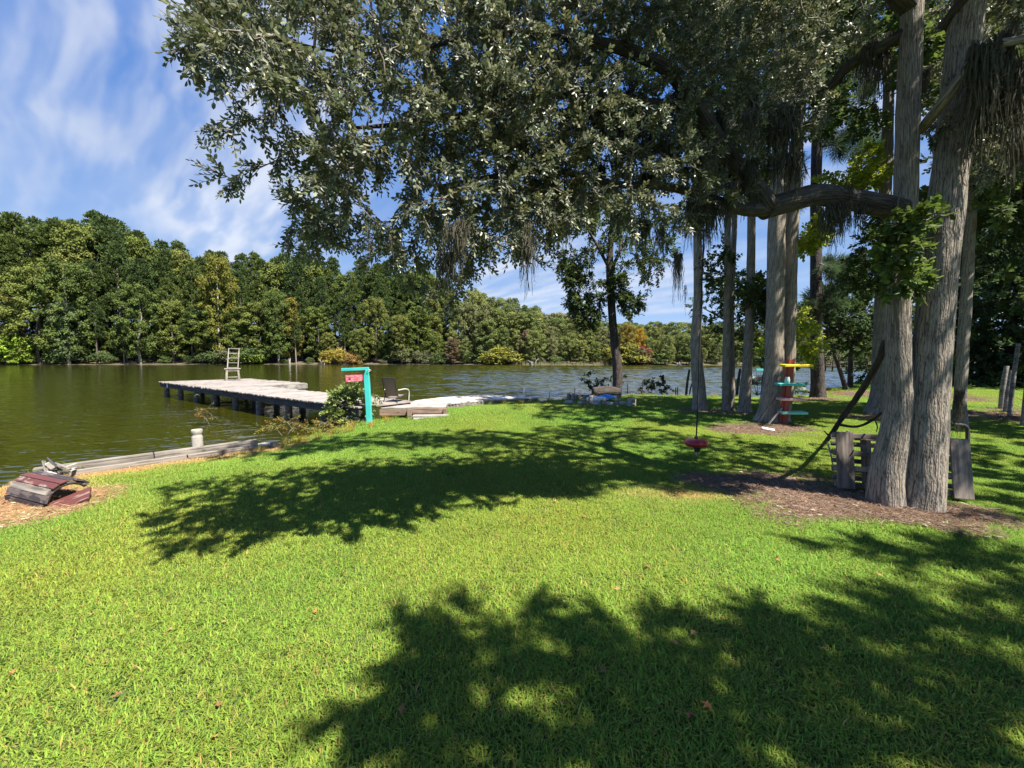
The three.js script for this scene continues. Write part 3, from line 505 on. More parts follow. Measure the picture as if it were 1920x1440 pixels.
  while (tips.length < 1750) {
    const px = R() < 0.3 ? rr(850, 1550) : rr(310, 1650), py = rr(-60, 560); if (!inside(px, py)) continue;
    const gap = fbm3(px / 150, py / 150, 3.3, 3); if (gap < (px < 1000 ? -0.24 : -0.15)) continue;
    const thin = ss(1380, 1600, px) * 0.45; if (R() < thin) continue;
    tips.push(pix(px, py, depthAt(px) + rr(-0.55, 0.75)));
  }
  for (const [px, py] of [[335, 48], [350, 92], [365, 118], [375, 20], [348, 60], [395, 135], [402, 236], [430, 245], [470, 225], [505, 215], [450, 200], [418, 328], [440, 335], [480, 318], [520, 300], [548, 290], [540, 362], [552, 372], [575, 380], [545, 425], [560, 462], [590, 458], [620, 440], [500, 255], [530, 235], [700, 480], [770, 520], [800, 540], [850, 560], [865, 530], [905, 490], [1010, 490], [1048, 488], [980, 470]]) tips.push(pix(px, py, depthAt(Math.max(330, px)) + rr(-0.1, 0.15)));
  const g = grow(roots, tips, { step: 0.13, minR: 0.0022, maxR: 0.03 });
  part('branches', g.geo, M.twig, oak).userData.kind = 'stuff';
  scatter('leaves', oakSprays, M.leaf, sprayPlaces(g.ends, 7, { back: 0.5, wild: 0.65, size: [0.75, 1.2], tint: 0.3 }), oak);
  // crown above the frame: shade on the lawn
  const hi = [];
  const blob = (x, y, z, rx, ry, rz, n) => { for (let i = 0; i < n; i++) { const d = V(rr(-1, 1), rr(-1, 1), rr(-1, 1)); if (d.lengthSq() > 1) { i--; continue; } hi.push(V(x + d.x * rx, y + d.y * ry, z + d.z * rz)); } };
  blob(4.3, 5.8, -2.9, 0.8, 0.45, 0.6, 45); blob(3.2, 6.0, -2.7, 0.85, 0.5, 0.5, 80); blob(2.0, 6.0, -2.7, 0.8, 0.5, 0.5, 80); blob(2.6, 5.6, -3.1, 1.2, 0.3, 0.4, 50); blob(0.9, 6.1, -2.8, 0.6, 0.4, 0.4, 30); blob(6.7, 5.7, -2.8, 1.0, 0.5, 0.8, 55); blob(7.8, 5.9, -2.0, 0.9, 0.5, 0.8, 40);
  blob(1.0, 8.0, -4.4, 1.6, 0.7, 0.9, 110); blob(2.9, 7.9, -4.5, 1.3, 0.7, 0.9, 90); blob(-0.6, 7.6, -4.0, 1.0, 0.6, 0.8, 60); blob(5.6, 8.2, -5, 1.6, 0.8, 1, 110); blob(5.2, 7, -2.9, 0.8, 0.5, 0.6, 40);
  const gh = grow(overRoots.concat(roots.filter((p) => p.y > 4.5)), hi, { step: 0.2, minR: 0.0024, maxR: 0.03 });
  part('branches', gh.geo, M.twig, oak).userData.kind = 'stuff';
  scatter('leaves', oakBig, M.leaf, sprayPlaces(gh.ends, 9, { back: 0.6, wild: 0.8, size: [1.1, 1.6], tint: 0.3 }), oak);
  // right-hand foliage beside and behind the leaning trunk
  const rt = []; while (rt.length < 330) { const px = rr(1740, 2060), py = rr(-60, 330); if (px < 1830 && R() < 0.6) continue; if (fbm3(px / 90, py / 90, 8, 2) < -0.12) continue; rt.push(pix(px, py, rr(3.9, 5.4))); }
  const gr = grow(catmull(hook(limbs[4][0]), [1, 1], 30)[0].concat(hook([[1830, 0, 4.4], [1880, 150, 4.8], [1860, 250, 5]])), rt, { step: 0.16, minR: 0.0024 });
  part('branches', gr.geo, M.twig, oak).userData.kind = 'stuff';
  scatter('leaves', oakSprays, M.leaf, sprayPlaces(gr.ends, 8, { back: 0.5, size: [0.8, 1.3], tint: 0.3 }), oak);
  toBase(oak);
}
// a neighbouring oak behind the viewer on the right; only the shade of its crown reaches the picture
{
  const bx = 8.2, bz = 2.6, o = thing('oak_tree', 'second oak behind the viewer whose crown shades the near lawn', 'tree', [bx, hgt(bx, bz), bz]);
  const T = [[0, -0.15, 0], [-0.1, 2, 0], [-0.3, 4, -0.1], [-0.5, 6.2, -0.2]].map((p) => V(bx + p[0], p[1], bz + p[2])); part('trunk', tube(T, [0.34, 0.28, 0.24, 0.16], { seg: 24, n: 40, wob: 0.1, flare: 0.4, flareH: 0.3 }), M.oakBark, o);
  const roots = []; for (const L of [[[7.9, 4.4, 2.5], [6.6, 5.6, 1.6], [5.2, 6.0, 0.9], [3.6, 6.0, 0.6]], [[7.8, 5, 2.5], [7, 6, 1], [6.4, 6.3, 0]], [[7.8, 4.8, 2.5], [6.2, 5.8, 2.4], [4.4, 6, 1.8]]]) { const P = L.map((p) => V(...p)); part('limb', tube(P, [0.13, 0.09, 0.05, 0.02].slice(0, P.length), { seg: 10, n: 20, wob: 0.1 }), M.shadeDarkBark, o); catmull(P, [1, 1], 16)[0].forEach((p) => roots.push(p)); }
  const tips = [], blob = (x, y, z, rx, ry, rz, n) => { for (let i = 0; i < n; i++) { const d = V(rr(-1, 1), rr(-1, 1), rr(-1, 1)); if (d.lengthSq() > 1) { i--; continue; } tips.push(V(x + d.x * rx, y + d.y * ry, z + d.z * rz)); } };
  blob(2.95, 6.0, 0.35, 0.95, 0.5, 0.55, 66); blob(4.2, 6.0, 0.45, 0.95, 0.5, 0.75, 68); blob(5.8, 6.3, 0.4, 1.0, 0.6, 0.85, 66); blob(7.2, 6.4, 0.2, 1.0, 0.6, 0.9, 55); blob(3.3, 5.9, 1.3, 0.7, 0.4, 0.45, 36); blob(5.0, 6.2, 1.5, 1.0, 0.4, 0.5, 40); blob(6.4, 6.5, -0.75, 0.9, 0.4, 0.3, 22);
  const g = grow(roots, tips, { step: 0.2, minR: 0.0024, maxR: 0.03 }); part('branches', g.geo, M.twig, o).userData.kind = 'stuff';
  scatter('leaves', oakBig, M.leaf, sprayPlaces(g.ends, 10, { back: 0.6, wild: 0.8, size: [1.3, 1.9], tint: 0.3 }), o); toBase(o);
}
// a climbing vine with broad leaves round the left trunk
{
  const p = pix(1690, 480, 3.75), o = thing('trunk_vine', 'broad-leaved vine climbing the left trunk of the big oak', 'vine', p.toArray());
  const stem = hook([[1684, 620, 3.84], [1676, 540, 3.83], [1690, 470, 3.84], [1682, 400, 3.86], [1692, 330, 3.9]]); part('stem', tube(stem, [0.012, 0.011, 0.01, 0.009, 0.006], { seg: 6, n: 24 }), M.deadWood, o);
  const tips = []; for (let i = 0; i < 58; i++) tips.push(pix(rr(1655, 1725), rr(400, 545), rr(3.65, 3.85))); for (const [x, y] of [[1700, 470], [1715, 460], [1690, 490], [1700, 520], [1712, 400], [1735, 405], [1750, 395], [1720, 415]]) tips.push(pix(x, y, 3.6), pix(x + 6, y + 6, 3.62));
  const g = grow(catmull(stem, [1, 1], 30)[0], tips, { step: 0.08, minR: 0.0018 }); part('branches', g.geo, M.twig, o).userData.kind = 'stuff';
  const vs = [0, 1, 2].map(() => spray(6, 0.13, 0.075, 0.055, [0.1, 0.145, 0.025], { vary: 0.35 }));
  scatter('leaves', vs, M.leafSoft, sprayPlaces(g.ends, 3, { back: 0.2, size: [0.7, 1.1], droop: 0.3 }), o); toBase(o);
}

// ---------- hanging moss ----------
R = mulberry(55);
function mossGeo(n, len, wid) {   // a beard of thin curling strands, 1 unit long, hung from the origin
  const m = new Mesh3();
  for (let i = 0; i < n; i++) {
    const a = rr(0, 6.28), r0 = wid * Math.sqrt(R()), L = len * Math.pow(rr(0.12, 1), 0.8) * (1 - 0.5 * (r0 / wid)), seg = 9; let p = V(Math.cos(a) * r0, rr(-0.02, 0.05), Math.sin(a) * r0); const dx = rr(-0.15, 0.15), dz = rr(-0.15, 0.15), c = rr(0.7, 1.25), col = [0.095 * c, 0.088 * c, 0.058 * c]; let prev = null;
    for (let k = 0; k <= seg; k++) {
      const t = k / seg, w = 0.0042 * (1 - 0.6 * t) * (len > 0.5 ? 1.1 : 1), tw = a + t * 5, s = V(Math.cos(tw) * w, 0, Math.sin(tw) * w), n = V(Math.sin(tw), 0.2, -Math.cos(tw));
      const q = [m.v(p.clone().sub(s), n, col), m.v(p.clone().add(s), n, col)]; if (prev) { m.tri(prev[0], prev[1], q[0]); m.tri(q[0], prev[1], q[1]); } prev = q;
      p = p.clone().add(V(dx * 0.1 * L + rr(-1, 1) * 0.0075, -L / seg, dz * 0.1 * L + rr(-1, 1) * 0.0075));
      if (R() < 0.25) { const e = p.clone().add(V(rr(-0.05, 0.05), rr(-0.035, 0.02), rr(-0.05, 0.05))); const u = [m.v(p.clone().sub(s), n, col), m.v(p.clone().add(s), n, col), m.v(e, n, col)]; m.tri(...u); }
    }
  }
  return m.geo();
}
const mossS = [0, 1, 2].map(() => mossGeo(60, 0.42, 0.06)), mossL = [0, 1, 2].map(() => mossGeo(130, 0.75, 0.07)), mossT = [0, 1].map(() => mossGeo(14, 0.5, 0.02));
function moss(px, py, lenPx, depth, label, group, fat = 1) {
  const L = (lenPx / 720) * depth, kind = L > 0.5 ? mossL : fat < 0.5 ? mossT : mossS, u = L / (L > 0.5 ? 0.75 : fat < 0.5 ? 0.5 : 0.42), o = top('hanging_moss', pick(kind), M.moss, label, 'moss', group);
  o.position.copy(pix(px, py, depth)); o.rotation.y = rr(0, 6.28); const w = Math.min(1.4, Math.max(0.7, u)) * Math.max(0.8, fat) * off(px); o.scale.set(w, u, w); return o;
}
for (const [px, py, l, d, label, fat] of [
  [690, 432, 80, 2.3, 'thin grey moss strand dangling left, below the leftmost lobe of the canopy', 0.4], [733, 445, 60, 2.35, 'faint short moss wisp just right of the thin left strand', 0.4],
  [852, 430, 130, 2.4, 'thickest dark moss beard hanging in front of the far forest', 1.05], [836, 480, 120, 2.45, 'long dark moss beard left of the thickest one over the forest', 0.95], [868, 420, 100, 2.45, 'broad moss clump right of the thickest dark beard', 0.9],
  [917, 470, 60, 2.5, 'wispy moss strand over the sky left of the long dark strand', 0.4], [990, 455, 135, 2.6, 'long narrow dark moss strand ending above the distant trees', 0.8], [986, 425, 95, 2.65, 'dark moss tuft beside the long narrow strand', 0.8],
  [1105, 178, 110, 3.3, 'pale moss beard on the mid branch of the canopy', 1.2], [1130, 190, 130, 3.35, 'moss curtain right of the pale mid-branch beard', 1.3], [1190, 195, 150, 3.4, 'sunlit moss curtain under the middle limb', 1.4], [1215, 240, 100, 3.4, 'ragged moss clump under the middle limb', 1.2], [1255, 270, 110, 3.4, 'pale tuft of moss in the center of the canopy', 1.2], [1160, 265, 90, 3.4, 'short moss clump deep in the canopy shade', 1.1],
  [1285, 540, 60, 3.5, 'light moss wisp hanging over the sky left of the rope', 0.4], [1272, 480, 110, 3.5, 'grey moss strand hanging left of the swing rope', 0.8], [1320, 400, 90, 3.55, 'moss bunch above the swing rope', 1.2], [1300, 380, 110, 3.55, 'moss bunch left of the rope, under the low limb', 1.3], [1345, 385, 100, 3.6, 'brown-grey moss under the left end of the thick limb', 1.3], [1240, 430, 80, 3.5, 'moss beard between the lone shore tree and the rope', 1.1], [1205, 420, 90, 3.5, 'moss beard right of the lone shore tree crown', 1.1],
  [1470, 215, 170, 3.75, 'big sunlit moss clump rising over the bend of the thick limb', 1.9], [1490, 290, 110, 3.75, 'moss clump sitting on top of the thick limb', 1.6], [1455, 300, 90, 3.75, 'darker moss clump at the fork of the thick limb', 1.4], [1400, 330, 80, 3.75, 'moss tuft on the rising limb', 1.2],
  [1565, 390, 120, 3.85, 'pale green moss curtain below the thick limb', 1.5], [1585, 385, 95, 3.85, 'moss fringe near the trunk under the thick limb', 1.4], [1545, 395, 80, 3.85, 'short moss fringe under the middle of the thick limb', 1.2], [1610, 390, 90, 3.9, 'moss fringe closest to the oak trunk under the limb', 1.2], [1590, 352, 70, 3.85, 'moss draped over the top of the thick limb', 1.0],
  [1845, 90, 250, 3.5, 'long pale moss beard right of the leaning trunk', 1.6], [1870, 110, 210, 3.6, 'moss curtain at the right edge beside the long beard', 1.7], [1900, 130, 260, 3.6, 'wide moss curtain at the right edge of the picture', 1.9], [1890, 60, 120, 3.6, 'moss clump hung from the pale side branch', 1.6], [1835, 200, 160, 3.7, 'moss wisps along the right side of the leaning trunk', 1.2], [1915, 250, 150, 3.8, 'low moss fringe at the right edge', 1.6],
  [1738, 130, 90, 4.3, 'moss strand between the two oak trunks', 1.0], [1625, 90, 120, 4.3, 'moss draped on the upper left limb near the trunk', 1.3], [1650, 80, 160, 4.4, 'long moss sheet left of the left trunk', 1.3], [1755, 425, 60, 3.8, 'small moss tuft between the trunks beside the vine', 1.1], [1800, 735, 120, 4.6, 'shaggy moss hanging by the pallet behind the trunk', 0.9],
]) moss(px, py, l, d, label, 'moss hanging from the oak', fat);
for (let i = 0; i < 46; i++) moss(rr(950, 1420), rr(150, 400), rr(50, 120), rr(3.3, 3.9), 'small moss tuft lost in the shaded middle of the oak canopy', 'moss tufts inside the canopy', rr(0.8, 1.3));

// ---------- trees on the lawn ----------
R = mulberry(909);
const gumSprays = [0, 1, 2, 3].map(() => spray(10, rr(0.28, 0.36), 0.1, 0.075, [0.07, 0.105, 0.022], { vary: 0.4, shape: 2, odd: [0.06, 0.2, 0.2, 0.03] }));
const gumSunLime = [0, 1, 2].map(() => spray(11, 0.34, 0.11, 0.09, [0.32, 0.37, 0.035], { vary: 0.25, shape: 2 }));  // sunlit clusters: the glow of the sun is painted into this brighter leaf colour
const needleSprays = [0, 1, 2].map(() => spray(34, 0.22, 0.2, 0.006, [0.05, 0.085, 0.03], { vary: 0.3, shape: 2, fan: 0.9 }));
function lawnTree(name, label, px, py, up, radii, bark, { n = 0, box = null, lobes = [], flare = 0.4, sprays = gumSprays, mat = M.leafSoft, per = 6, size = [0.8, 1.3], seg = 22, wob = 0.1, trunks = 1, extra = [], gap = -0.15, tint = 0.3, lime = null } = {}) {
  radii = radii.map((r) => r * off(px)); const b = ground(px, py), o = thing(name, label, 'tree', b.toArray()), D = -b.z, roots = [], hang = (a) => a.map(([x, y, dd]) => pix(x, y, D + (dd || 0)));
  const main = [b.clone().setY(b.y - 0.12), ...hang(up)];
  part('trunk', tube(main, radii, { seg, n: 60, wob, fq: 1, seed: px, flare, flareH: 0.28, lobes: 4, tile: [0.4, 0.7] }), bark, o); catmull(main, [1, 1], 40)[0].slice(10).forEach((p) => roots.push(p));
  for (const [pts, rad, kind] of extra) { const P = hang(pts); part(kind || 'limb', tube(P, rad.map((r) => r * off(px)), { seg: 12, n: P.length * 6, wob: 0.1, seed: px + 5 }), bark, o); catmull(P, [1, 1], 20)[0].forEach((p) => roots.push(p)); }
  if (n) {
    const tips = []; let guard = 0;
    while (tips.length < n && guard++ < 60000) { const L = pick(lobes), a = rr(0, 6.28), q = Math.sqrt(R()), x = L[0] + Math.cos(a) * q * L[2], y = L[1] + Math.sin(a) * q * L[3]; if (fbm3(x / 70, y / 70, px, 2) < gap) continue; tips.push(pix(x, y, D + rr(-1, 1) * (L[4] ?? 1.4))); }
    const g = grow(roots, tips, { step: 0.3, minR: 0.004, maxR: 0.05, arc: 0.12 }); part('branches', g.geo, M.twig, o).userData.kind = 'stuff';
    scatter('leaves', sprays, mat, sprayPlaces(g.ends, per, { back: 0.8, wild: 0.9, size, tint }), o);
  }
  if (lime) { const tips = []; for (let i = 0; i < lime[0]; i++) { const L = pick(lime[1]), a = rr(0, 6.28), q = Math.sqrt(R()); tips.push(pix(L[0] + Math.cos(a) * q * L[2], L[1] + Math.sin(a) * q * L[3], D + (L[5] || 0) + rr(-1, 1) * L[4])); } const g = grow(roots, tips, { step: 0.25, minR: 0.003, arc: 0.1 }); part('branches', g.geo, M.twig, o).userData.kind = 'stuff'; scatter('leaves', gumSunLime, M.leafSoft, sprayPlaces(g.ends, 5, { back: 0.4, wild: 0.8, size: [0.7, 1.1], tint: 0.25 }), o, 'young yellow-green leaves with the sun glow painted into their colour'); }
  toBase(o); return o;
}
lawnTree('shore_tree', 'lone dark-trunked tree leaning at the shore behind the fire ring', 1151, 738, [[1158, 700], [1150, 620], [1146, 560], [1143, 500], [1146, 440], [1150, 380], [1148, 300]], [0.3, 0.24, 0.2, 0.19, 0.17, 0.13, 0.1, 0.05], M.pineBark, {
  n: 300, flare: 0.3, per: 7, size: [1.0, 1.5], lobes: [[1085, 540, 28, 45, 0.8], [1100, 590, 26, 25, 0.7], [1120, 450, 60, 40, 1.2], [1070, 500, 22, 30, 0.7], [1180, 560, 25, 30, 0.7], [1195, 500, 45, 45, 1.0], [1150, 400, 75, 45, 1.4], [1150, 540, 30, 40, 0.8], [1230, 470, 40, 50, 1.2], [1090, 380, 40, 40, 1]],
  extra: [[[[1143, 505], [1125, 470, -0.3], [1108, 440, -0.6], [1088, 405, -0.8]], [0.09, 0.07, 0.05, 0.02]], [[[1148, 500], [1162, 470, 0.2], [1166, 430, 0.3], [1178, 380, 0.4]], [0.09, 0.08, 0.06, 0.02]]] });
lawnTree('lawn_tree', 'grey straight trunk directly behind the swing rope', 1312, 770, [[1311, 740], [1305, 650], [1309, 560], [1308, 450], [1304, 300], [1302, 150], [1300, 0], [1300, -200]], [0.25, 0.21, 0.17, 0.14, 0.13, 0.12, 0.11, 0.1, 0.05], M.gumBark, { n: 190, flare: 0.35, lobes: [[1310, 40, 90, 70], [1260, 120, 70, 60], [1350, 150, 60, 60], [1300, -60, 110, 60], [1330, 300, 40, 60]] });
lawnTree('lawn_tree', 'slim paired trunks, left one of the close group of grey trees', 1362, 772, [[1361, 740], [1362, 650], [1364, 560], [1364, 450], [1368, 300], [1366, 100], [1360, -150]], [0.14, 0.125, 0.115, 0.11, 0.1, 0.09, 0.08, 0.03], M.gumBark, { n: 150, flare: 0.25, lobes: [[1390, 60, 70, 70], [1370, 200, 60, 80], [1410, 330, 40, 60], [1360, -60, 90, 60], [1350, 500, 28, 40, 0.6], [1385, 560, 22, 50, 0.6]], extra: [[[[1370, 772, 0.15], [1372, 700, 0.2], [1371, 600, 0.25], [1376, 450, 0.3], [1382, 300, 0.4], [1390, 50, 0.5]], [0.11, 0.1, 0.09, 0.085, 0.07, 0.04], 'trunk']] });
lawnTree('lawn_tree', 'pale grey trunk leaning slightly right beside the slim pair', 1396, 775, [[1397, 745], [1403, 650], [1407, 560], [1409, 420], [1411, 300], [1418, 100], [1424, -150]], [0.2, 0.17, 0.145, 0.13, 0.12, 0.115, 0.1, 0.04], M.gumBark, { n: 150, flare: 0.35, lobes: [[1430, 80, 60, 80], [1400, 250, 50, 60], [1440, 200, 50, 50], [1420, -60, 80, 60], [1425, 560, 20, 40, 0.5]] });
lawnTree('double_tree', 'broad double trunk with flared roots behind the painted shelf post', 1446, 791, [[1446, 758], [1451, 690], [1453, 600], [1456, 450], [1462, 300], [1462, 100], [1462, -200]], [0.36, 0.3, 0.25, 0.225, 0.215, 0.2, 0.18, 0.08], M.gumBark, { lime: [52, [[1522, 440, 18, 16, 0.4, 0.3], [1508, 462, 13, 9, 0.4, 0.3], [1535, 430, 12, 12, 0.4, 0.3], [1505, 610, 20, 40, 0.6, 0.6], [1515, 650, 18, 18, 0.5, 0.6], [1425, 650, 12, 20, 0.5, 0.6]]], n: 170, flare: 0.75, wob: 0.14, seg: 30, lobes: [[1480, 60, 70, 80], [1520, 180, 60, 70], [1450, -50, 100, 60], [1560, 60, 60, 60]], extra: [[[[1461, 793, 0.0], [1475, 720, 0.05], [1480, 620, 0.1], [1484, 450, 0.15], [1492, 300, 0.2], [1510, 80, 0.3], [1520, -120, 0.4]], [0.26, 0.19, 0.175, 0.17, 0.16, 0.13, 0.06], 'trunk']] });
lawnTree('pine_tree', 'dark furrowed pine trunk standing alone at the water edge', 1534, 746, [[1534, 720], [1531, 640], [1530, 560], [1530, 430], [1531, 300], [1535, 100], [1540, -150]], [0.36, 0.31, 0.27, 0.26, 0.25, 0.235, 0.2, 0.1], M.pineBark, { n: 120, flare: 0.35, sprays: needleSprays, per: 8, size: [1.2, 1.9], lobes: [[1560, 150, 90, 60], [1500, 30, 110, 60], [1590, 500, 45, 25, 0.8], [1500, 340, 40, 40], [1600, 250, 50, 40], [1540, 560, 30, 15, 0.6]] });
lawnTree('flared_tree', 'pale trunk with a wide flared root just left of the big oak', 1650, 777, [[1652, 745], [1650, 690], [1651, 600], [1655, 480], [1662, 300], [1668, 100], [1670, -150]], [0.42, 0.34, 0.25, 0.2, 0.185, 0.175, 0.15, 0.08], M.gumBark, { lime: [60, [[1600, 330, 55, 26, 0.9], [1630, 310, 36, 30, 0.8], [1585, 350, 40, 14, 0.8]]], n: 150, flare: 0.9, wob: 0.14, seg: 30, lobes: [[1650, 60, 80, 80], [1620, 200, 50, 60], [1690, -30, 90, 60], [1640, 440, 40, 40, 0.8], [1620, 520, 30, 30, 0.7]] });
lawnTree('rear_tree', 'dark leaning trunk just behind the right trunk of the big oak', 1803, 800, [[1800, 760], [1806, 650], [1814, 520], [1822, 380], [1832, 200], [1845, 0], [1860, -200]], [0.2, 0.17, 0.155, 0.145, 0.14, 0.13, 0.1, 0.05], M.gumBark, { n: 430, flare: 0.2, size: [1.0, 1.6], lobes: [[1846, 71, 90, 70, 2.2], [1760, 100, 80, 80, 2.2], [1900, 200, 60, 100, 2], [1700, -110, 150, 60, 2.4], [1850, -130, 150, 80, 2.4], [1600, -130, 120, 60, 2.4], [1880, 330, 50, 80, 1.5], [2000, 150, 80, 100, 2.2]] });

// ---------- woods on the right, trees on the small point ----------
R = mulberry(404);
const woodSprays = [0, 1, 2].map(() => spray(12, 0.6, 0.2, 0.15, [0.055, 0.085, 0.022], { vary: 0.4, shape: 2 }));
function woodTree(name, label, x, z, H, w, { n = 420, tint = 0.35, sprays = woodSprays, low = 0.1, group, lean = 0, bark = M.pineBark, scale = 1, lobesN = 12 } = {}) {
  const y = hgt(x, z), o = thing(name, label, 'tree', [x, y, z], 0, group), blobs = [];
  const P = [V(0, -0.2, 0), V(lean * 0.14 * H, H * 0.25, 0), V(lean * 0.28 * H, H * 0.5, 0.1), V(lean * 0.4 * H, H * 0.85, 0)];
  part('trunk', tube(P, [H * 0.022, H * 0.017, H * 0.012, 0.03], { seg: 10, n: 20, wob: 0.1, seed: x, flare: 0.3, flareH: 0.4 }), bark, o);
  for (let i = 0; i < lobesN; i++) { const t = (i + R()) / lobesN, a = i * 2.4, r = w * rr(0.25, 0.85) * Math.sqrt(Math.max(0.1, 1 - (t - 0.4) ** 2 * 2)); blobs.push([V(lean * 0.35 * H * t + Math.cos(a) * r, H * mix(low, 0.95, t), Math.sin(a) * r), w * rr(0.3, 0.5), w * rr(0.22, 0.36), w * rr(0.3, 0.5)]); part('limb', tube([V(lean * 0.3 * H * t, H * mix(low, 0.8, t * 0.8), 0), blobs[i][0]], [0.05, 0.02], { seg: 5, n: 3 }), bark, o); }
  scatter('leaves', sprays, M.leafSoft, ballPlaces(blobs, n / lobesN, { tint, size: [0.8 * scale, 1.4 * scale] }), o); return o;
}
for (const [px, depth, H, w] of [[1795, 24, 11, 3.6], [1840, 26, 13, 4.2], [1890, 23, 10, 3.4], [1945, 24, 12, 4.2], [1985, 20, 12, 4], [1815, 34, 16, 5], [1890, 34, 17, 5], [1990, 30, 16, 5], [2060, 20, 12, 4]]) { const x = ((px - 960) / 720) * depth; woodTree('woodland_tree', 'dark leafy tree in the shaded woods beyond the right fence', x, -depth, H, w, { n: 620, group: 'trees of the right-hand woods', low: 0.12 }); }
{
  const o = thing('woods_undergrowth', 'dark undergrowth below the woods at the right edge', 'undergrowth', [30, 0, -23]); o.userData.kind = 'stuff'; const b = [];
  for (let i = 0; i < 30; i++) b.push([V(rr(-7, 9), rr(0.2, 1.4), rr(-2, 1) + i * 0.05), rr(0.8, 1.6), rr(0.5, 1.2), rr(0.6, 1.2)]); scatter('leaves', woodSprays, M.leafSoft, ballPlaces(b, 60, { size: [0.6, 1.1], tint: 0.4 }), o);
}
for (const [x, z, H, w, label] of [[15.5, -6.2, 11, 3.2, 'tree beyond the right edge that shades the lawn by the fence'], [12.2, -1.6, 10, 2.9, 'tree beyond the right edge that shades the lawn beside the oak'], [13.5, -9.5, 9, 2.4, 'tree beyond the right edge behind the fence posts']]) woodTree('woodland_tree', label, x, z, H, w, { n: 420, low: 0.45 });
woodTree('point_tree', 'dark tree leaning left over the water on the small point', 17.9, -20.4, 5.2, 2.0, { n: 460, lean: -0.8, low: 0.5, scale: 0.7 });
woodTree('point_tree', 'upright dark tree behind the leaning one on the small point', 19.8, -22.4, 6.4, 2.2, { n: 520, lean: -0.1, low: 0.4, scale: 0.7 });
woodTree('point_tree', 'bushy tree on the point nearest to the flared trunk', 20.4, -21.2, 7.2, 2.6, { n: 560, lean: -0.2, low: 0.2, scale: 0.7 });
for (const [px, d, H, w, label] of [[1362, 17.0, 5.6, 1.5, 'dark small-leaved tree behind the slim pair of trunks'], [1432, 17.4, 4.6, 1.3, 'dark small tree at the water behind the pale leaning trunk']]) woodTree('shore_small_tree', label, ((px - 960) / 720) * d, -d, H, w, { n: 320, low: 0.5, scale: 0.5, lobesN: 9 });

// ---------- grass ----------
R = mulberry(17);
function grassPatch(n, rad, hMin, hMax) {
  const m = new Mesh3();
  for (let i = 0; i < n; i++) {
    const a = rr(0, 6.28), r = rad * Math.sqrt(R()), b = V(Math.cos(a) * r, -0.008, Math.sin(a) * r), h = rr(hMin, hMax) * (R() < 0.03 ? 1.5 : 1), w = rr(0.0017, 0.0034), t = rr(0, 6.28), lean = rr(0.25, 1.15), d = V(Math.cos(t), 0, Math.sin(t)), s = V(-Math.sin(t), 0, Math.cos(t)).multiplyScalar(w);
    const f = rr(0.65, 1.3), dry = R() < 0.07, c = dry ? [0.34 * f, 0.28 * f, 0.09 * f] : [0.205 * f * rr(0.8, 1.2), 0.315 * f, 0.048 * f];
    const p1 = b.clone().addScaledVector(UPV, h * 0.6).addScaledVector(d, h * lean * 0.3), p2 = b.clone().addScaledVector(UPV, h * (1 - 0.25 * lean)).addScaledVector(d, h * lean);
    const n1 = d.clone().multiplyScalar(-0.7).add(UPV).normalize(), n2 = d.clone().multiplyScalar(-0.25).add(UPV).normalize();
    const i0 = m.v(b.clone().sub(s), n1, c), i1 = m.v(b.clone().add(s), n1, c), i2 = m.v(p1.clone().sub(s), n1, c), i3 = m.v(p1.clone().add(s), n1, c), i4 = m.v(p2, n2, c);
    m.tri(i0, i1, i2); m.tri(i2, i1, i3); m.tri(i2, i3, i4);
  }
  return m.geo();
}
const patches = [0, 1, 2, 3, 4, 5].map(() => grassPatch(760, 0.2, 0.02, 0.05)), coarse = [0, 1, 2].map(() => grassPatch(420, 0.3, 0.035, 0.075));
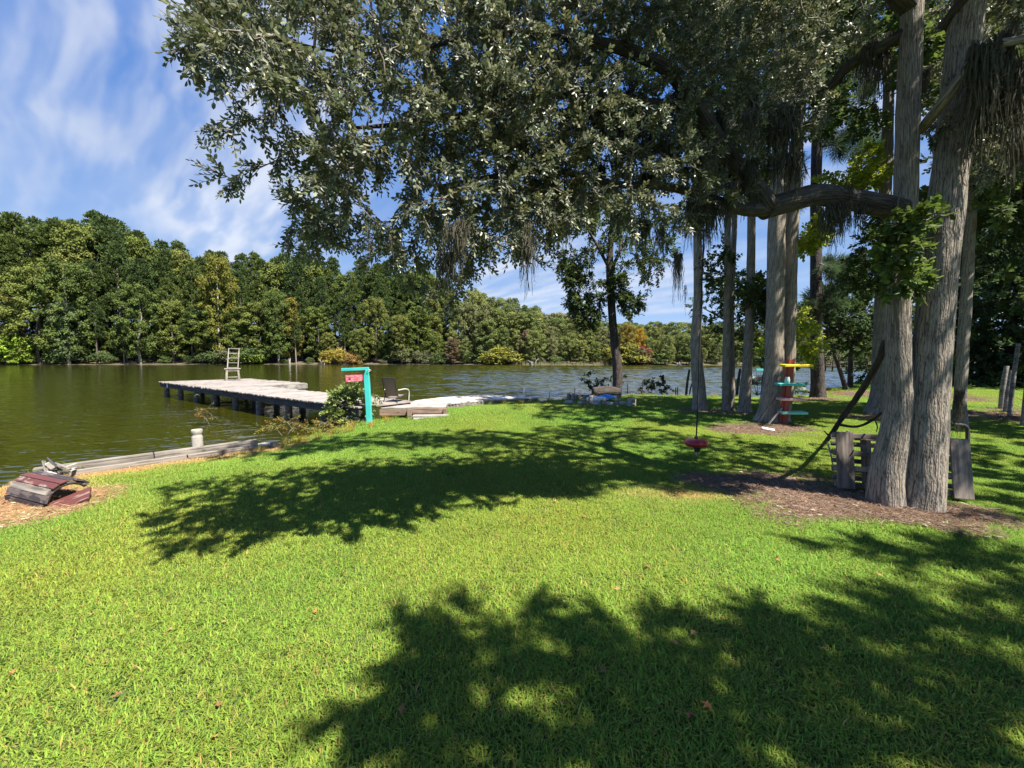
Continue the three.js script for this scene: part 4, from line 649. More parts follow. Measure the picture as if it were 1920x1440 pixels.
{
  const near = [], far = [], lawn = (x, z) => {
    const d = shoreD(x, z); if (d < 0.06) return null; const l = litterAt(x, z); if (R() < l * 1.1) return null;
    const s = Math.min(1, strawAt(x, z, d)); const k = 1 + 0.22 * fbm3(x * 0.8, 5, z * 0.8, 3) + 0.12 * n3(x * 3.1, 6, z * 3.1), y = 0.5 + fbm3(x * 0.35, 15, z * 0.35, 3), warm = 1 + 0.28 * (y - 0.5) * 2;
    const g = [k * warm, k, k * 0.95]; return [[mix(g[0], 2.6, s), mix(g[1], 1.1, s), mix(g[2], 3.0, s)], s];
  };
  for (let x = -9; x < 12; x += 0.17) for (let z = 0.3; z > -9.4; z -= 0.17) { const X = x + rr(-0.1, 0.1), Z = z + rr(-0.1, 0.1); if (Math.abs(X) > 1.2 - Z * 1.62) continue; const c = lawn(X, Z); if (!c) continue; near.push([V(X, hgt(X, Z), Z), Q0.clone().setFromAxisAngle(UPV, rr(0, 6.28)), rr(0.75, 1.15) * (c[1] > 0.4 ? 0.85 : 1), c[0]]); }
  for (let x = -8; x < 36; x += 0.27) for (let z = -9.3; z > -32; z -= 0.27) { const X = x + rr(-0.14, 0.14), Z = z + rr(-0.14, 0.14); if (X > 1.5 - Z * 1.45) continue; const c = lawn(X, Z); if (!c) continue; far.push([V(X, hgt(X, Z), Z), Q0.clone().setFromAxisAngle(UPV, rr(0, 6.28)), rr(0.8, 1.2), c[0]]); }
  const o = thing('lawn_grass', 'short bright green mown lawn grass', 'grass'); o.userData.kind = 'stuff';
  scatter('grass', patches, M.grass, near, o); scatter('grass', coarse, M.grass, far, o);
  // longer grass and weeds left standing along the bank
  const w = [], tall = [0, 1].map(() => { const m = grassPatch(60, 0.1, 0.1, 0.24); return m; });
  for (let i = 0; i < 420; i++) { const k = Math.floor(rr(5, 21)), t = R(), x = mix(SHORE[k][0], SHORE[k + 1][0], t) + rr(-0.3, 0.5), z = mix(SHORE[k][1], SHORE[k + 1][1], t) + rr(-0.3, 0.5), d = shoreD(x, z); if (d < 0 || d > 0.7 || (k < 8 && R() < 0.8)) continue; w.push([V(x, hgt(x, z), z), Q0.clone().setFromAxisAngle(UPV, rr(0, 6.28)), rr(0.6, 1.1), [rr(0.8, 1.6), rr(0.7, 1), rr(0.7, 1.2)]]); }
  const e = thing('bank_weeds', 'taller weeds and seed heads along the bank', 'weeds'); e.userData.kind = 'stuff'; scatter('weeds', tall, M.grass, w, e);
}
{   // needles, bark bits and leaf litter under the trees
  const m = () => { const k = new Mesh3(); for (let i = 0; i < 230; i++) { const a = rr(0, 6.28), r = 0.2 * Math.sqrt(R()), p = V(Math.cos(a) * r, rr(0, 0.03), Math.sin(a) * r), t = rr(0, 6.28), f = rr(0.5, 1.5), c = R() < 0.75 ? [0.2 * f, 0.12 * f, 0.075 * f] : [0.3 * f, 0.24 * f, 0.18 * f]; if (R() < 0.96) rod(k, p, p.clone().add(V(Math.cos(t) * 0.05, rr(-0.012, 0.02), Math.sin(t) * 0.05).multiplyScalar(rr(0.6, 1.5))), 0.0014, 0.001, c); else leaf(k, p, V(Math.cos(t), rr(-0.1, 0.3), Math.sin(t)).normalize(), V(rr(-0.6, 0.6), 1, rr(-0.6, 0.6)).normalize(), 0.06, 0.03, c, 0.3, 4); } return k.geo(); };
  const geos = [m(), m(), m()], pl = [];
  for (const [a, b, rx, rz] of LITTER) for (let i = 0; i < 210 * rx * rz; i++) { const t = rr(0, 6.28), q = Math.sqrt(R()) * 1.2, x = a + Math.cos(t) * q * rx, z = b + Math.sin(t) * q * rz; if (R() > litterAt(x, z) || shoreD(x, z) < 0.1) continue; const f = rr(0.75, 1.25); pl.push([V(x, hgt(x, z) + 0.002, z), Q0.clone().setFromAxisAngle(UPV, rr(0, 6.28)), rr(0.8, 1.3), [f, f, f]]); }
  for (let i = 0; i < 90; i++) { const x = rr(-6.2, -4.6), z = rr(-4.7, -3.6); if (shoreD(x, z) < 0.02 || strawAt(x, z, 1) < 0.35) continue; pl.push([V(x, hgt(x, z) + 0.002, z), Q0.clone().setFromAxisAngle(UPV, rr(0, 6.28)), rr(0.8, 1.3), [1.5, 1.4, 1.1]]); }
  const o = thing('needle_litter', 'brown needles and bark litter under the trees', 'litter'); o.userData.kind = 'stuff'; scatter('litter', geos, std({ vertexColors: true, roughness: 1, side: THREE.DoubleSide }), pl, o);
}

// ---------- dock ----------
R = mulberry(66);
const DECK = 0.3;
{
  const A = onPlane(300, 716, DECK), E = onPlane(628, 757.5, DECK), ex = E.clone().sub(A).setY(0), L = ex.length() + 1.1, e = ex.normalize();
  const dock = thing('dock', 'weathered wooden dock with an end platform reaching into the lake', 'dock', A.toArray(), Math.atan2(-e.z, e.x));   // local x along the dock towards shore, local -z to the far side
  dock.position.y = DECK;
  const W1 = 1.75, W2 = 3.9, LP = 6.7; let x = 0;
  while (x < L) { const w = 0.142, len = (x < LP ? W2 : W1) + rr(0.0, 0.1), g = box(len, 0.036, w); const m = part('plank', g, pick([M.deck, M.deck, M.deckB, M.deckC]), dock, [x + w / 2, -0.018 + rr(-0.005, 0.006), -len / 2 + rr(0.01, 0.07)], [rr(-0.01, 0.01), Math.PI / 2 + rr(-0.008, 0.008), 0]); m.userData.kind = undefined; delete m.userData.kind; x += w + 0.007; }
  for (let k = 0, s = 0; s < L - 0.2; k++) { const l = Math.min(L - s, rr(3.2, 4.4)); part('side_beam', box(l - 0.012, 0.2, 0.045), k % 3 === 1 ? M.fascia : M.fascia, dock, [s + l / 2, -0.145, -0.02 + rr(-0.004, 0.004)]); s += l; }
  part('side_beam', box(L - LP, 0.2, 0.045), M.fasciaGrey, dock, [(L + LP) / 2 + 0.03, -0.142, -W1 + 0.06]); part('side_beam', box(LP, 0.2, 0.045), M.fasciaGrey, dock, [LP / 2, -0.142, -W2 + 0.06]);
  part('end_beam', box(W2 - W1, 0.2, 0.045), M.fasciaGrey, dock, [LP - 0.01, -0.142, -(W1 + W2) / 2 + 0.02], [0, Math.PI / 2, 0]); part('end_beam', box(W2, 0.2, 0.045), M.fascia, dock, [0.03, -0.142, -W2 / 2], [0, Math.PI / 2, 0]);
  const post = (px, pz, r, h = 0) => part('piling', tube([V(0, -2.2, 0), V(rr(-0.02, 0.02), -1, 0), V(0, -0.04 + h, 0)], [r, r * 0.97, r * 0.93], { seg: 12, n: 8, wob: 0.06, seed: px }), M.pile, dock, [px, 0, pz]);
  for (let s = 0.35; s < L - 0.6; s += 2.05) { post(s, -0.16, rr(0.1, 0.13)); post(s + 0.15, -W1 + 0.2, rr(0.09, 0.12)); } for (let s = 0.4; s < LP; s += 2.05) post(s, -W2 + 0.25, 0.11);
  // bolts and a small white tag on the dark side beam
  part('tag', box(0.14, 0.16, 0.012), std({ color: lin(0.75, 0.73, 0.7), roughness: 0.7 }), dock, [1.15, -0.15, 0.012]);
}
// tall ladder-back chair on the platform
{
  const p = onPlane(437, 713, DECK), s = -p.z / 720, o = thing('tall_chair', 'tall grey wooden ladder-back chair on the dock platform', 'chair', p.toArray(), 0.62), w = 20 * s, d = 0.45, hS = 21 * s, hB = 60 * s;
  for (const x of [-1, 1]) for (const z of [0, 1]) part('leg', bar(V(x * w * 0.5, 0, z * d - d / 2), V(x * w * 0.42, hS, z * d * 0.9 - d / 2), 0.07, 0.09), M.chairWood, o);
  part('seat', rbox(w * 1.25, 0.05, d * 1.1, 0.01), M.chairWood, o, [0, hS + 0.02, 0]); part('apron', rbox(w * 0.8, 0.1, 0.03, 0.006), M.chairWood, o, [0, hS - 0.06, d * 0.42]); part('stretcher', rbox(w * 0.8, 0.05, 0.03, 0.006), M.chairWood, o, [0, hS * 0.3, d * 0.42]);
  const lean = 0.1; for (const x of [-1, 1]) part('back_post', bar(V(x * w * 0.4, hS, -d * 0.35), V(x * w * 0.4 + lean, hB, -d * 0.35 - 0.2), 0.05, 0.05), M.chairWood, o);
  for (let k = 0; k < 5; k++) { const t = [0.06, 0.3, 0.53, 0.76, 0.985][k]; part('rung', bar(V(-w * 0.4 + lean * t, mix(hS, hB, t), -d * 0.35 - 0.2 * t), V(w * 0.4 + lean * t, mix(hS, hB, t), -d * 0.35 - 0.2 * t), 0.035, 0.04), M.chairWood, o); }
}
// sling chair on the shore end
const sling = std({ color: lin(0.17, 0.13, 0.1), roughness: 0.75 }), chairFrame = std({ color: lin(0.05, 0.04, 0.035), roughness: 0.45, metalness: 0.4 }), armPale = std({ color: lin(0.5, 0.47, 0.4), roughness: 0.5 });
{
  const p = onPlane(744, 755, DECK - 0.05), o = thing('sling_chair', 'brown sling patio chair facing the lake at the shore end of the dock', 'chair', p.toArray(), Math.PI - 0.25);
  const w = 0.2, seatY = 0.2; const rail = (a, r = 0.014, m = chairFrame, n = 'frame_rail') => part(n, tube(a, [r], { seg: 7, n: a.length * 5 }), m, o);
  part('back_sling', rbox(w * 1.85, 0.54, 0.012, 0.004), sling, o, [0, seatY + 0.27, -0.32], [-0.36, 0, 0]); part('seat_sling', rbox(w * 1.85, 0.012, 0.46, 0.004), sling, o, [0, seatY - 0.01, 0], [-0.12, 0, 0]);
  for (const x of [-1, 1]) { rail([V(x * w, seatY + 0.54, -0.425), V(x * w, seatY, -0.23), V(x * w, seatY + 0.03, 0.24), V(x * w, 0, 0.3)]); rail([V(x * (w + 0.03), seatY + 0.2, -0.29), V(x * (w + 0.05), seatY + 0.2, 0.1), V(x * (w + 0.05), seatY + 0.14, 0.26), V(x * (w + 0.03), 0, 0.28)], 0.017, armPale, 'arm'); rail([V(x * w, seatY + 0.1, -0.25), V(x * (w + 0.02), 0, -0.36)], 0.014, chairFrame, 'leg'); }
  rail([V(-w, seatY + 0.54, -0.425), V(w, seatY + 0.54, -0.425)], 0.014, chairFrame, 'top_rail');
}
// landing: deck end, brown box and low step
{
  const p = onPlane(770, 784, -0.08), o = thing('landing_step', 'brown boxed landing and low step at the shore end of the dock', 'step', p.toArray(), 0.12);
  for (let k = 0; k < 5; k++) part('plank', rbox(1.75, 0.035, 0.135, 0.005), pick([M.deck, M.deckC, M.bleached]), o, [0.08, 0.275 + rr(-0.003, 0.004), -0.1 - k * 0.142]);
  part('skirt_board', rbox(0.72, 0.17, 0.04, 0.005), M.skirt, o, [-0.46, 0.165, 0.0]); part('skirt_board', rbox(0.86, 0.14, 0.04, 0.005), M.skirt, o, [0.47, 0.19, 0.0]); part('skirt_board', rbox(0.7, 0.14, 0.04, 0.005), M.skirt, o, [0.92, 0.185, -0.36], [0, Math.PI / 2, 0]);
  part('corner_post', rbox(0.12, 0.34, 0.1, 0.008), M.skirt, o, [-0.02, 0.09, 0.05]); part('corner_post', rbox(0.09, 0.26, 0.09, 0.008), M.skirt, o, [0.93, 0.13, 0.02]);
  part('step_board', rbox(0.95, 0.05, 0.26, 0.008), M.deckC, o, [0.56, 0.085, 0.2]); part('step_riser', rbox(0.9, 0.1, 0.04, 0.005), M.bleached, o, [0.56, 0.01, 0.31]);
  for (const x of [-0.75, -0.45]) part('support', rbox(0.05, 0.22, 0.05, 0.004), M.pile, o, [x, -0.02, -0.05]);
}
// pale boardwalk that follows the bank to the right
{
  const N = 34, o = thing('boardwalk', 'sun-bleached pale boardwalk along the bank right of the chair', 'boardwalk', [0, 0, 0]);
  const near = [onPlane(775, 763, 0.14), onPlane(830, 758.5, 0.1), onPlane(880, 753.5, 0.06), onPlane(950, 749, 0.0), onPlane(1008, 746.5, -0.06)], far = [onPlane(762, 755, 0.16), onPlane(800, 749, 0.13), onPlane(860, 744, 0.08), onPlane(930, 742.5, 0.01), onPlane(1008, 745, -0.06)];
  const cn = new THREE.CatmullRomCurve3(near), cf = new THREE.CatmullRomCurve3(far); let first = null;
  for (let i = 0; i < N; i++) { const a = cn.getPoint((i + 0.5) / N), b = cf.getPoint((i + 0.5) / N), w = cn.getPoint(i / N).distanceTo(cn.getPoint((i + 1) / N)); if (!first) { first = a.clone(); o.position.copy(first); } part('plank', bar(a.sub(first), b.sub(first), Math.max(0.08, w * 0.955), 0.04), pick([M.bleached, M.bleached, M.deckC]), o, [0, rr(-0.004, 0.004), 0]); }
  for (let i = 0; i < 5; i++) part('side_board', bar(cn.getPoint(i / 5).sub(first).add(V(0, -0.09, -0.06)), cn.getPoint((i + 1) / 5).sub(first).add(V(0, -0.09, -0.06)), 0.04, 0.13), M.timber, o);
}
const white = std({ color: lin(0.75, 0.73, 0.7), roughness: 0.6 });
for (const [px, y0, y1, label] of [[982, 728, 744, 'taller white stake at the end of the boardwalk'], [1030, 734, 747, 'short white stake between the boardwalk and the fire ring']]) { const b = onPlane(px, y1, -0.15), h = ((y1 - y0) / 720) * -b.z; const m = top('white_stake', tube([V(0, -0.3, 0), V(0, h * 0.6, 0), V(0.01, h, 0)], [0.035, 0.034, 0.03], { seg: 10, n: 6 }), white, label, 'stake', 'white stakes on the bank'); m.position.copy(b); }

// ---------- teal post with hanging sign ----------
{
  const b = ground(693, 793), s = -b.z / 720, o = thing('sign_post', 'teal painted post with an arm carrying a sign, beside the leafy bush', 'sign post', b.toArray(), 0.06), w = 8.6 * s, H = 104 * s;
  const sh = new THREE.Shape(); sh.moveTo(-w / 2, -0.25); sh.lineTo(w / 2, -0.25); sh.lineTo(w * 0.46, H * 0.86); sh.lineTo(w * 0.18, H * 0.97); sh.lineTo(-w * 0.05, H * 0.97); sh.lineTo(-w * 0.5, H * 0.86); sh.closePath();
  const pg = metreUV(new THREE.ExtrudeGeometry(sh, { depth: w * 0.8, bevelEnabled: true, bevelSize: 0.006, bevelThickness: 0.006, bevelSegments: 1 })); pg.translate(0, 0, -w * 0.4);
  part('post', pg, M.teal, o, null, [0, 0, 0.035]);
  part('arm', rbox(50 * s, 5.4 * s, w * 0.7, 0.008), M.teal, o, [-24 * s, H * 0.985, 0.0], [0, 0, 0.045]);
  const ring = new THREE.TorusGeometry(0.045, 0.008, 6, 16); part('ring', ring, std({ color: lin(0.6, 0.58, 0.55), roughness: 0.4, metalness: 0.5 }), o, [4.2 * s - 0.02, H * 0.96, 0.05], [1.2, 0.3, 0]);
  const sw = 32 * s, shh = 13.5 * s, cv = document.createElement('canvas'); cv.width = 512; cv.height = 216; const c = cv.getContext('2d');
  c.fillStyle = '#c65563'; c.fillRect(0, 0, 512, 216); c.fillStyle = 'rgba(246,205,205,0.75)'; for (let i = 0; i < 170; i++) c.fillRect(R() * 512, R() * 216, rr(8, 90), rr(2, 9)); c.fillStyle = 'rgba(215,110,120,0.8)'; c.fillRect(190, 28, 200, 10); c.fillRect(230, 60, 220, 34); c.fillRect(220, 112, 170, 16);
  c.fillStyle = '#6d2330'; c.beginPath(); c.moveTo(60, 150); c.lineTo(104, 112); c.lineTo(78, 66); c.lineTo(126, 92); c.lineTo(160, 52); c.lineTo(146, 108); c.lineTo(186, 128); c.lineTo(138, 138); c.lineTo(122, 186); c.lineTo(106, 140); c.closePath(); c.fill(); c.strokeStyle = '#b04856'; c.lineWidth = 10; c.strokeRect(4, 4, 504, 208);
  const t = new THREE.CanvasTexture(cv); t.colorSpace = THREE.SRGBColorSpace;
  const sign = thing('hanging_sign', 'faded pink-red hanging sign with a dark mark, under the teal arm', 'sign', o.position.clone().add(V(-27 * s, H * 0.985 - 17 * s, 0.01)).toArray(), 0.06);
  part('board', new RoundedBoxGeometry(sw, shh, 0.02, 1, 0.004), std({ color: lin(0.5, 0.14, 0.16), roughness: 0.7 }), sign, null, [0, 0, 0.07]); part('face_print', new THREE.PlaneGeometry(sw * 0.97, shh * 0.95), std({ map: t, roughness: 0.65 }), sign, [0, 0, 0.0125], [0, 0, 0.07]);
  for (const x of [-1, 1]) part('hook', tube([V(x * sw * 0.4, shh * 0.4 + x * 0.012, 0), V(x * sw * 0.4, 13 * s, 0)], [0.004], { seg: 5, n: 3 }), chairFrame, sign);
}
// ---------- bushes and plants along the bank ----------
const bankSpray = [0, 1, 2].map(() => spray(9, 0.2, 0.075, 0.05, [0.24, 0.3, 0.075], { vary: 0.35 })), weedSpray = [0, 1].map(() => spray(11, 0.22, 0.055, 0.022, [0.2, 0.18, 0.03], { vary: 0.4, odd: [0.25, 0.35, 0.17, 0.04] })), darkSpray = [0, 1].map(() => spray(7, 0.2, 0.12, 0.075, [0.045, 0.06, 0.02], { vary: 0.3 }));
function bush(name, label, cat, px, py, tipsPx, sprays, per, size, { roots = 4, depthJ = 0.35, back = 0.3, mat = M.leafSoft, y = null, stemMat = M.twig, minR = 0.003 } = {}) {
  const b = y === null ? ground(px, py) : onPlane(px, py, y), D = -b.z, o = thing(name, label, cat, b.toArray()), r0 = [];
  for (let i = 0; i < roots; i++) { const q = b.clone().add(V(rr(-0.1, 0.1), -0.08, rr(-0.1, 0.1))); r0.push(q, q.clone().add(V(rr(-0.08, 0.08), 0.12, rr(-0.06, 0.06)))); }
  const g = grow(r0, tipsPx.map(([x, yy]) => pix(x, yy, D + rr(-1, 1) * depthJ)), { step: 0.1, minR, arc: 0.12 }); part('stems', g.geo, stemMat, o).userData.kind = 'stuff'; scatter('leaves', sprays, mat, sprayPlaces(g.ends, per, { back, size, wild: 0.8, tint: 0.3 }), o); toBase(o); return o;
}
const many = (n, x0, x1, y0, y1, f = () => true) => { const a = []; while (a.length < n) { const p = [rr(x0, x1), rr(y0, y1)]; if (f(...p)) a.push(p); } return a; };
bush('leafy_bush', 'pale green leafy bush growing round the foot of the teal post', 'bush', 660, 790, [...many(120, 608, 700, 728, 790, (x, y) => (x - 652) ** 2 / 44 ** 2 + (y - 765) ** 2 / 38 ** 2 < 1), [672, 712], [668, 722], [645, 725], [650, 735], [678, 732], [636, 742], [706, 745], [708, 755], [625, 748]], bankSpray, 5, [0.7, 1.05], { depthJ: 0.3 });
bush('bank_plant', 'thin yellowish shrub on the bank left of the leafy bush', 'shrub', 535, 818, [[500, 802], [510, 798], [520, 793], [535, 790], [545, 788], [552, 795], [528, 802], [515, 806], [560, 800], [548, 804], [575, 806], [590, 802]], weedSpray, 5, [0.7, 1.1], { roots: 2, y: -0.2 });
bush('water_weed', 'small red-tinged plant standing in the water left of the dock pilings', 'plant', 392, 800, [[375, 772], [384, 768], [392, 774], [398, 780], [380, 778], [390, 766]], weedSpray, 5, [0.7, 1.05], { roots: 2, y: WATER - 0.05, depthJ: 0.15 });
bush('bank_plant', 'low green weeds between the yellowish shrub and the leafy bush', 'shrub', 600, 812, many(16, 570, 625, 790, 812), weedSpray, 4, [0.6, 0.9], { depthJ: 0.3 });
bush('shore_sapling', 'dark broad-leaved sapling left of the lone shore tree', 'sapling', 1112, 733, [[1098, 712], [1104, 702], [1108, 718], [1114, 724], [1118, 716], [1110, 730], [1125, 728]], darkSpray, 4, [1.1, 1.7], { roots: 1, y: -0.2 });
bush('shore_sapling', 'thin dark sapling touching the lone shore tree trunk', 'sapling', 1140, 733, [[1130, 712], [1138, 710], [1144, 716], [1150, 708], [1128, 720], [1168, 706], [1163, 714]], darkSpray, 4, [0.8, 1.3], { roots: 1, y: -0.2 });
bush('shore_weed', 'dark drooping weeds by the shore fence, left clump', 'weeds', 1213, 739, many(12, 1200, 1222, 716, 736), darkSpray, 4, [0.7, 1.1], { roots: 2, y: -0.2 });
bush('shore_weed', 'dark drooping weeds by the shore fence, right clump', 'weeds', 1240, 739, many(16, 1222, 1256, 710, 736), darkSpray, 4, [0.7, 1.1], { roots: 2, y: -0.2 });
// palmettos between the trunks
function palmetto(label, px, py, n, L, y = -0.15) {
  const b = onPlane(px, py, y), o = thing('palmetto', label, 'palm', b.toArray()), m = new Mesh3(), st = new Mesh3();
  for (let i = 0; i < n; i++) { const a = rr(0, 6.28), el = rr(0.35, 1.3), d = V(Math.cos(a) * Math.cos(el), Math.sin(el), Math.sin(a) * Math.cos(el)), h = d.clone().multiplyScalar(L * rr(0.6, 1)); rod(st, V(0, -0.1, 0), h, 0.012, 0.008, [0.1, 0.12, 0.05]);
    const side = d.clone().cross(UPV).normalize(), nn = side.clone().cross(d).normalize(); for (let k = -7; k <= 7; k++) { const t = (k / 7) * 1.3, q = d.clone().multiplyScalar(Math.cos(t)).addScaledVector(side, Math.sin(t)).addScaledVector(UPV, -0.15).normalize(), f = rr(0.7, 1.3); leaf(m, h, q, nn, L * rr(0.5, 0.65), 0.035, [0.05 * f, 0.08 * f, 0.03 * f], 0.3, 2); } }
  part('stalks', st.geo(), std({ vertexColors: true, roughness: 0.8 }), o).userData.kind = 'stuff'; part('fronds', m.geo(), M.leaf, o).userData.kind = 'stuff';
}
palmetto('dark palmetto right of the pale leaning trunk', 1420, 738, 16, 0.8); palmetto('palmetto behind the painted shelf post', 1494, 738, 14, 0.55); palmetto('small palmetto left of the pine trunk base', 1512, 744, 8, 0.4); palmetto('palmetto clump behind the slim pair of trunks', 1375, 735, 12, 0.6);

// ---------- old bulkhead, bollard, hull remains ----------
R = mulberry(808);
{
  const y = -0.02, a = onPlane(62, 886, y), b = onPlane(250, 860, y), c = onPlane(482, 829, y), o = thing('bulkhead', 'old grey timber bulkhead along the near bank', 'bulkhead', a.toArray());
  const rel = (p) => p.clone().sub(a), seg = (p, q, w, h, m, n) => part(n, bar(rel(p), rel(q), w, h, 0.01), m, o);
  seg(a, a.clone().lerp(c, 0.46), 0.15, 0.11, M.timber, 'cap_timber'); seg(a.clone().lerp(c, 0.464), c, 0.15, 0.11, M.timber, 'cap_timber');
  const off = V(0.16, -0.06, 0.13); seg(a.clone().lerp(c, 0.12).add(off), a.clone().lerp(c, 0.6).add(off), 0.08, 0.1, M.timber, 'inner_timber'); seg(a.clone().lerp(c, 0.605).add(off), a.clone().lerp(c, 0.93).add(off), 0.08, 0.1, M.timber, 'inner_timber');
  for (let k = 0; k < 3; k++) seg(a.clone().add(V(-0.05, -0.17 - k * 0.17, -0.03)), c.clone().add(V(-0.05, -0.17 - k * 0.17, -0.03)), 0.06, 0.16, M.pile, 'face_plank');
  for (let k = 0; k < 5; k++) { const p = a.clone().lerp(c, 0.05 + k * 0.22).add(V(-0.17, -0.5, -0.14)); part('piling', tube([rel(p), rel(p).add(V(0, 0.42, 0))], [0.07], { seg: 9, n: 3 }), M.pile, o); }
  const s1 = onPlane(460, 840, -0.1), s2 = onPlane(512, 832, -0.12); part('end_slab', bar(rel(s1), rel(s2), 0.22, 0.06, 0.015), M.concrete, o); 
}
{
  const b = onPlane(371, 846, -0.06), s = -b.z / 720, o = thing('mooring_post', 'squat concrete mooring post with a notched neck on the bulkhead', 'bollard', b.toArray()), r = 8.8 * s, H = 42 * s;
  part('shaft', new THREE.LatheGeometry([[0, -0.2], [r * 0.96, -0.2], [r, H * 0.1], [r * 0.98, H * 0.62], [r * 0.94, H * 0.68], [r * 0.83, H * 0.75], [r * 0.84, H * 0.79], [r * 0.97, H * 0.84], [r * 1.02, H * 0.92], [r * 0.98, H * 0.99], [r * 0.9, H], [0, H]].map((p) => new THREE.Vector2(...p)), 26), M.concrete, o);
  const b2 = ground(513, 838), st = top('bank_stub', tube([V(0, -0.1, 0), V(0, 0.1, 0)], [0.065, 0.06], { seg: 10, n: 3, wob: 0.1 }), M.pile, 'short dark wooden stub at the right end of the bulkhead', 'stub'); st.position.copy(b2);
}
{   // piece of an old red hull lying on the bank
  const L = onPlane(62, 930, -0.1), Rr = onPlane(136, 942, -0.06), ax = Rr.clone().sub(L).setY(0), len = ax.length() * 0.98, o = thing('hull_wreck', 'broken section of an old red wooden hull lying on the bank', 'boat wreck', L.clone().lerp(Rr, 0.5).setY(hgt(L.x, L.z) * 0.3 - 0.04).toArray(), Math.atan2(-ax.z, ax.x));
  const n = 8, r = 0.21, A0 = -0.15, A1 = 2.5, at = (a, k = 1) => V(0, Math.pow(Math.max(0, Math.sin(a)), 0.8) * r * 1.25 * k, Math.cos(a) * r * k);
  for (let i = 0; i < n; i++) { const p = at(mix(A0, A1, i / n)), q = at(mix(A0, A1, (i + 0.94) / n)), w = p.distanceTo(q), m = p.clone().lerp(q, 0.5), g = rbox(len * rr(0.93, 1.03), 0.022, w, 0.004); g.rotateX(-Math.atan2(q.y - p.y, q.z - p.z)); part('hull_plank', g, i < 2 ? M.hullDark : i === 2 ? M.timber : i === 3 || i === 4 ? M.hullRed : M.hullDark, o, [rr(-0.03, 0.03), m.y + rr(-0.004, 0.004), m.z]); }
  for (const x of [-0.46, 0.0, 0.44]) { const P = []; for (let k = 0; k <= 8; k++) { const a = mix(-0.2, 2.45, k / 8); P.push(at(a, 0.86).setX(x * len)); } part('rib', tube(P, [0.022], { seg: 6, n: 16 }), M.hullDark, o); }
  const f = onPlane(142, 941, -0.05), fr = top('hull_fragment', mergeGeometries([rbox(0.34, 0.03, 0.16), rbox(0.3, 0.03, 0.12).translate(0.02, 0.004, 0.145)]), M.hullRed, 'small red and white broken board at the foot of the hull piece', 'board'); fr.position.copy(f).add(V(0, 0.055, 0.05)); fr.rotation.set(0.3, 0.75, 0.16);
  const dpos = onPlane(122, 888, -0.02), db = thing('slat_debris', 'tangle of grey and white broken slats on the bulkhead', 'debris', dpos.toArray());
  for (let i = 0; i < 11; i++) { const a = V(rr(-0.22, 0.2), rr(0.02, 0.08), rr(-0.1, 0.1)), q = a.clone().add(V(rr(-0.22, 0.26), rr(-0.02, 0.15), rr(-0.12, 0.12))); part('slat', bar(a, q, rr(0.03, 0.06), 0.014), i % 3 === 0 ? M.fascia : i % 3 === 1 ? M.bleached : M.fasciaGrey, db); }
}

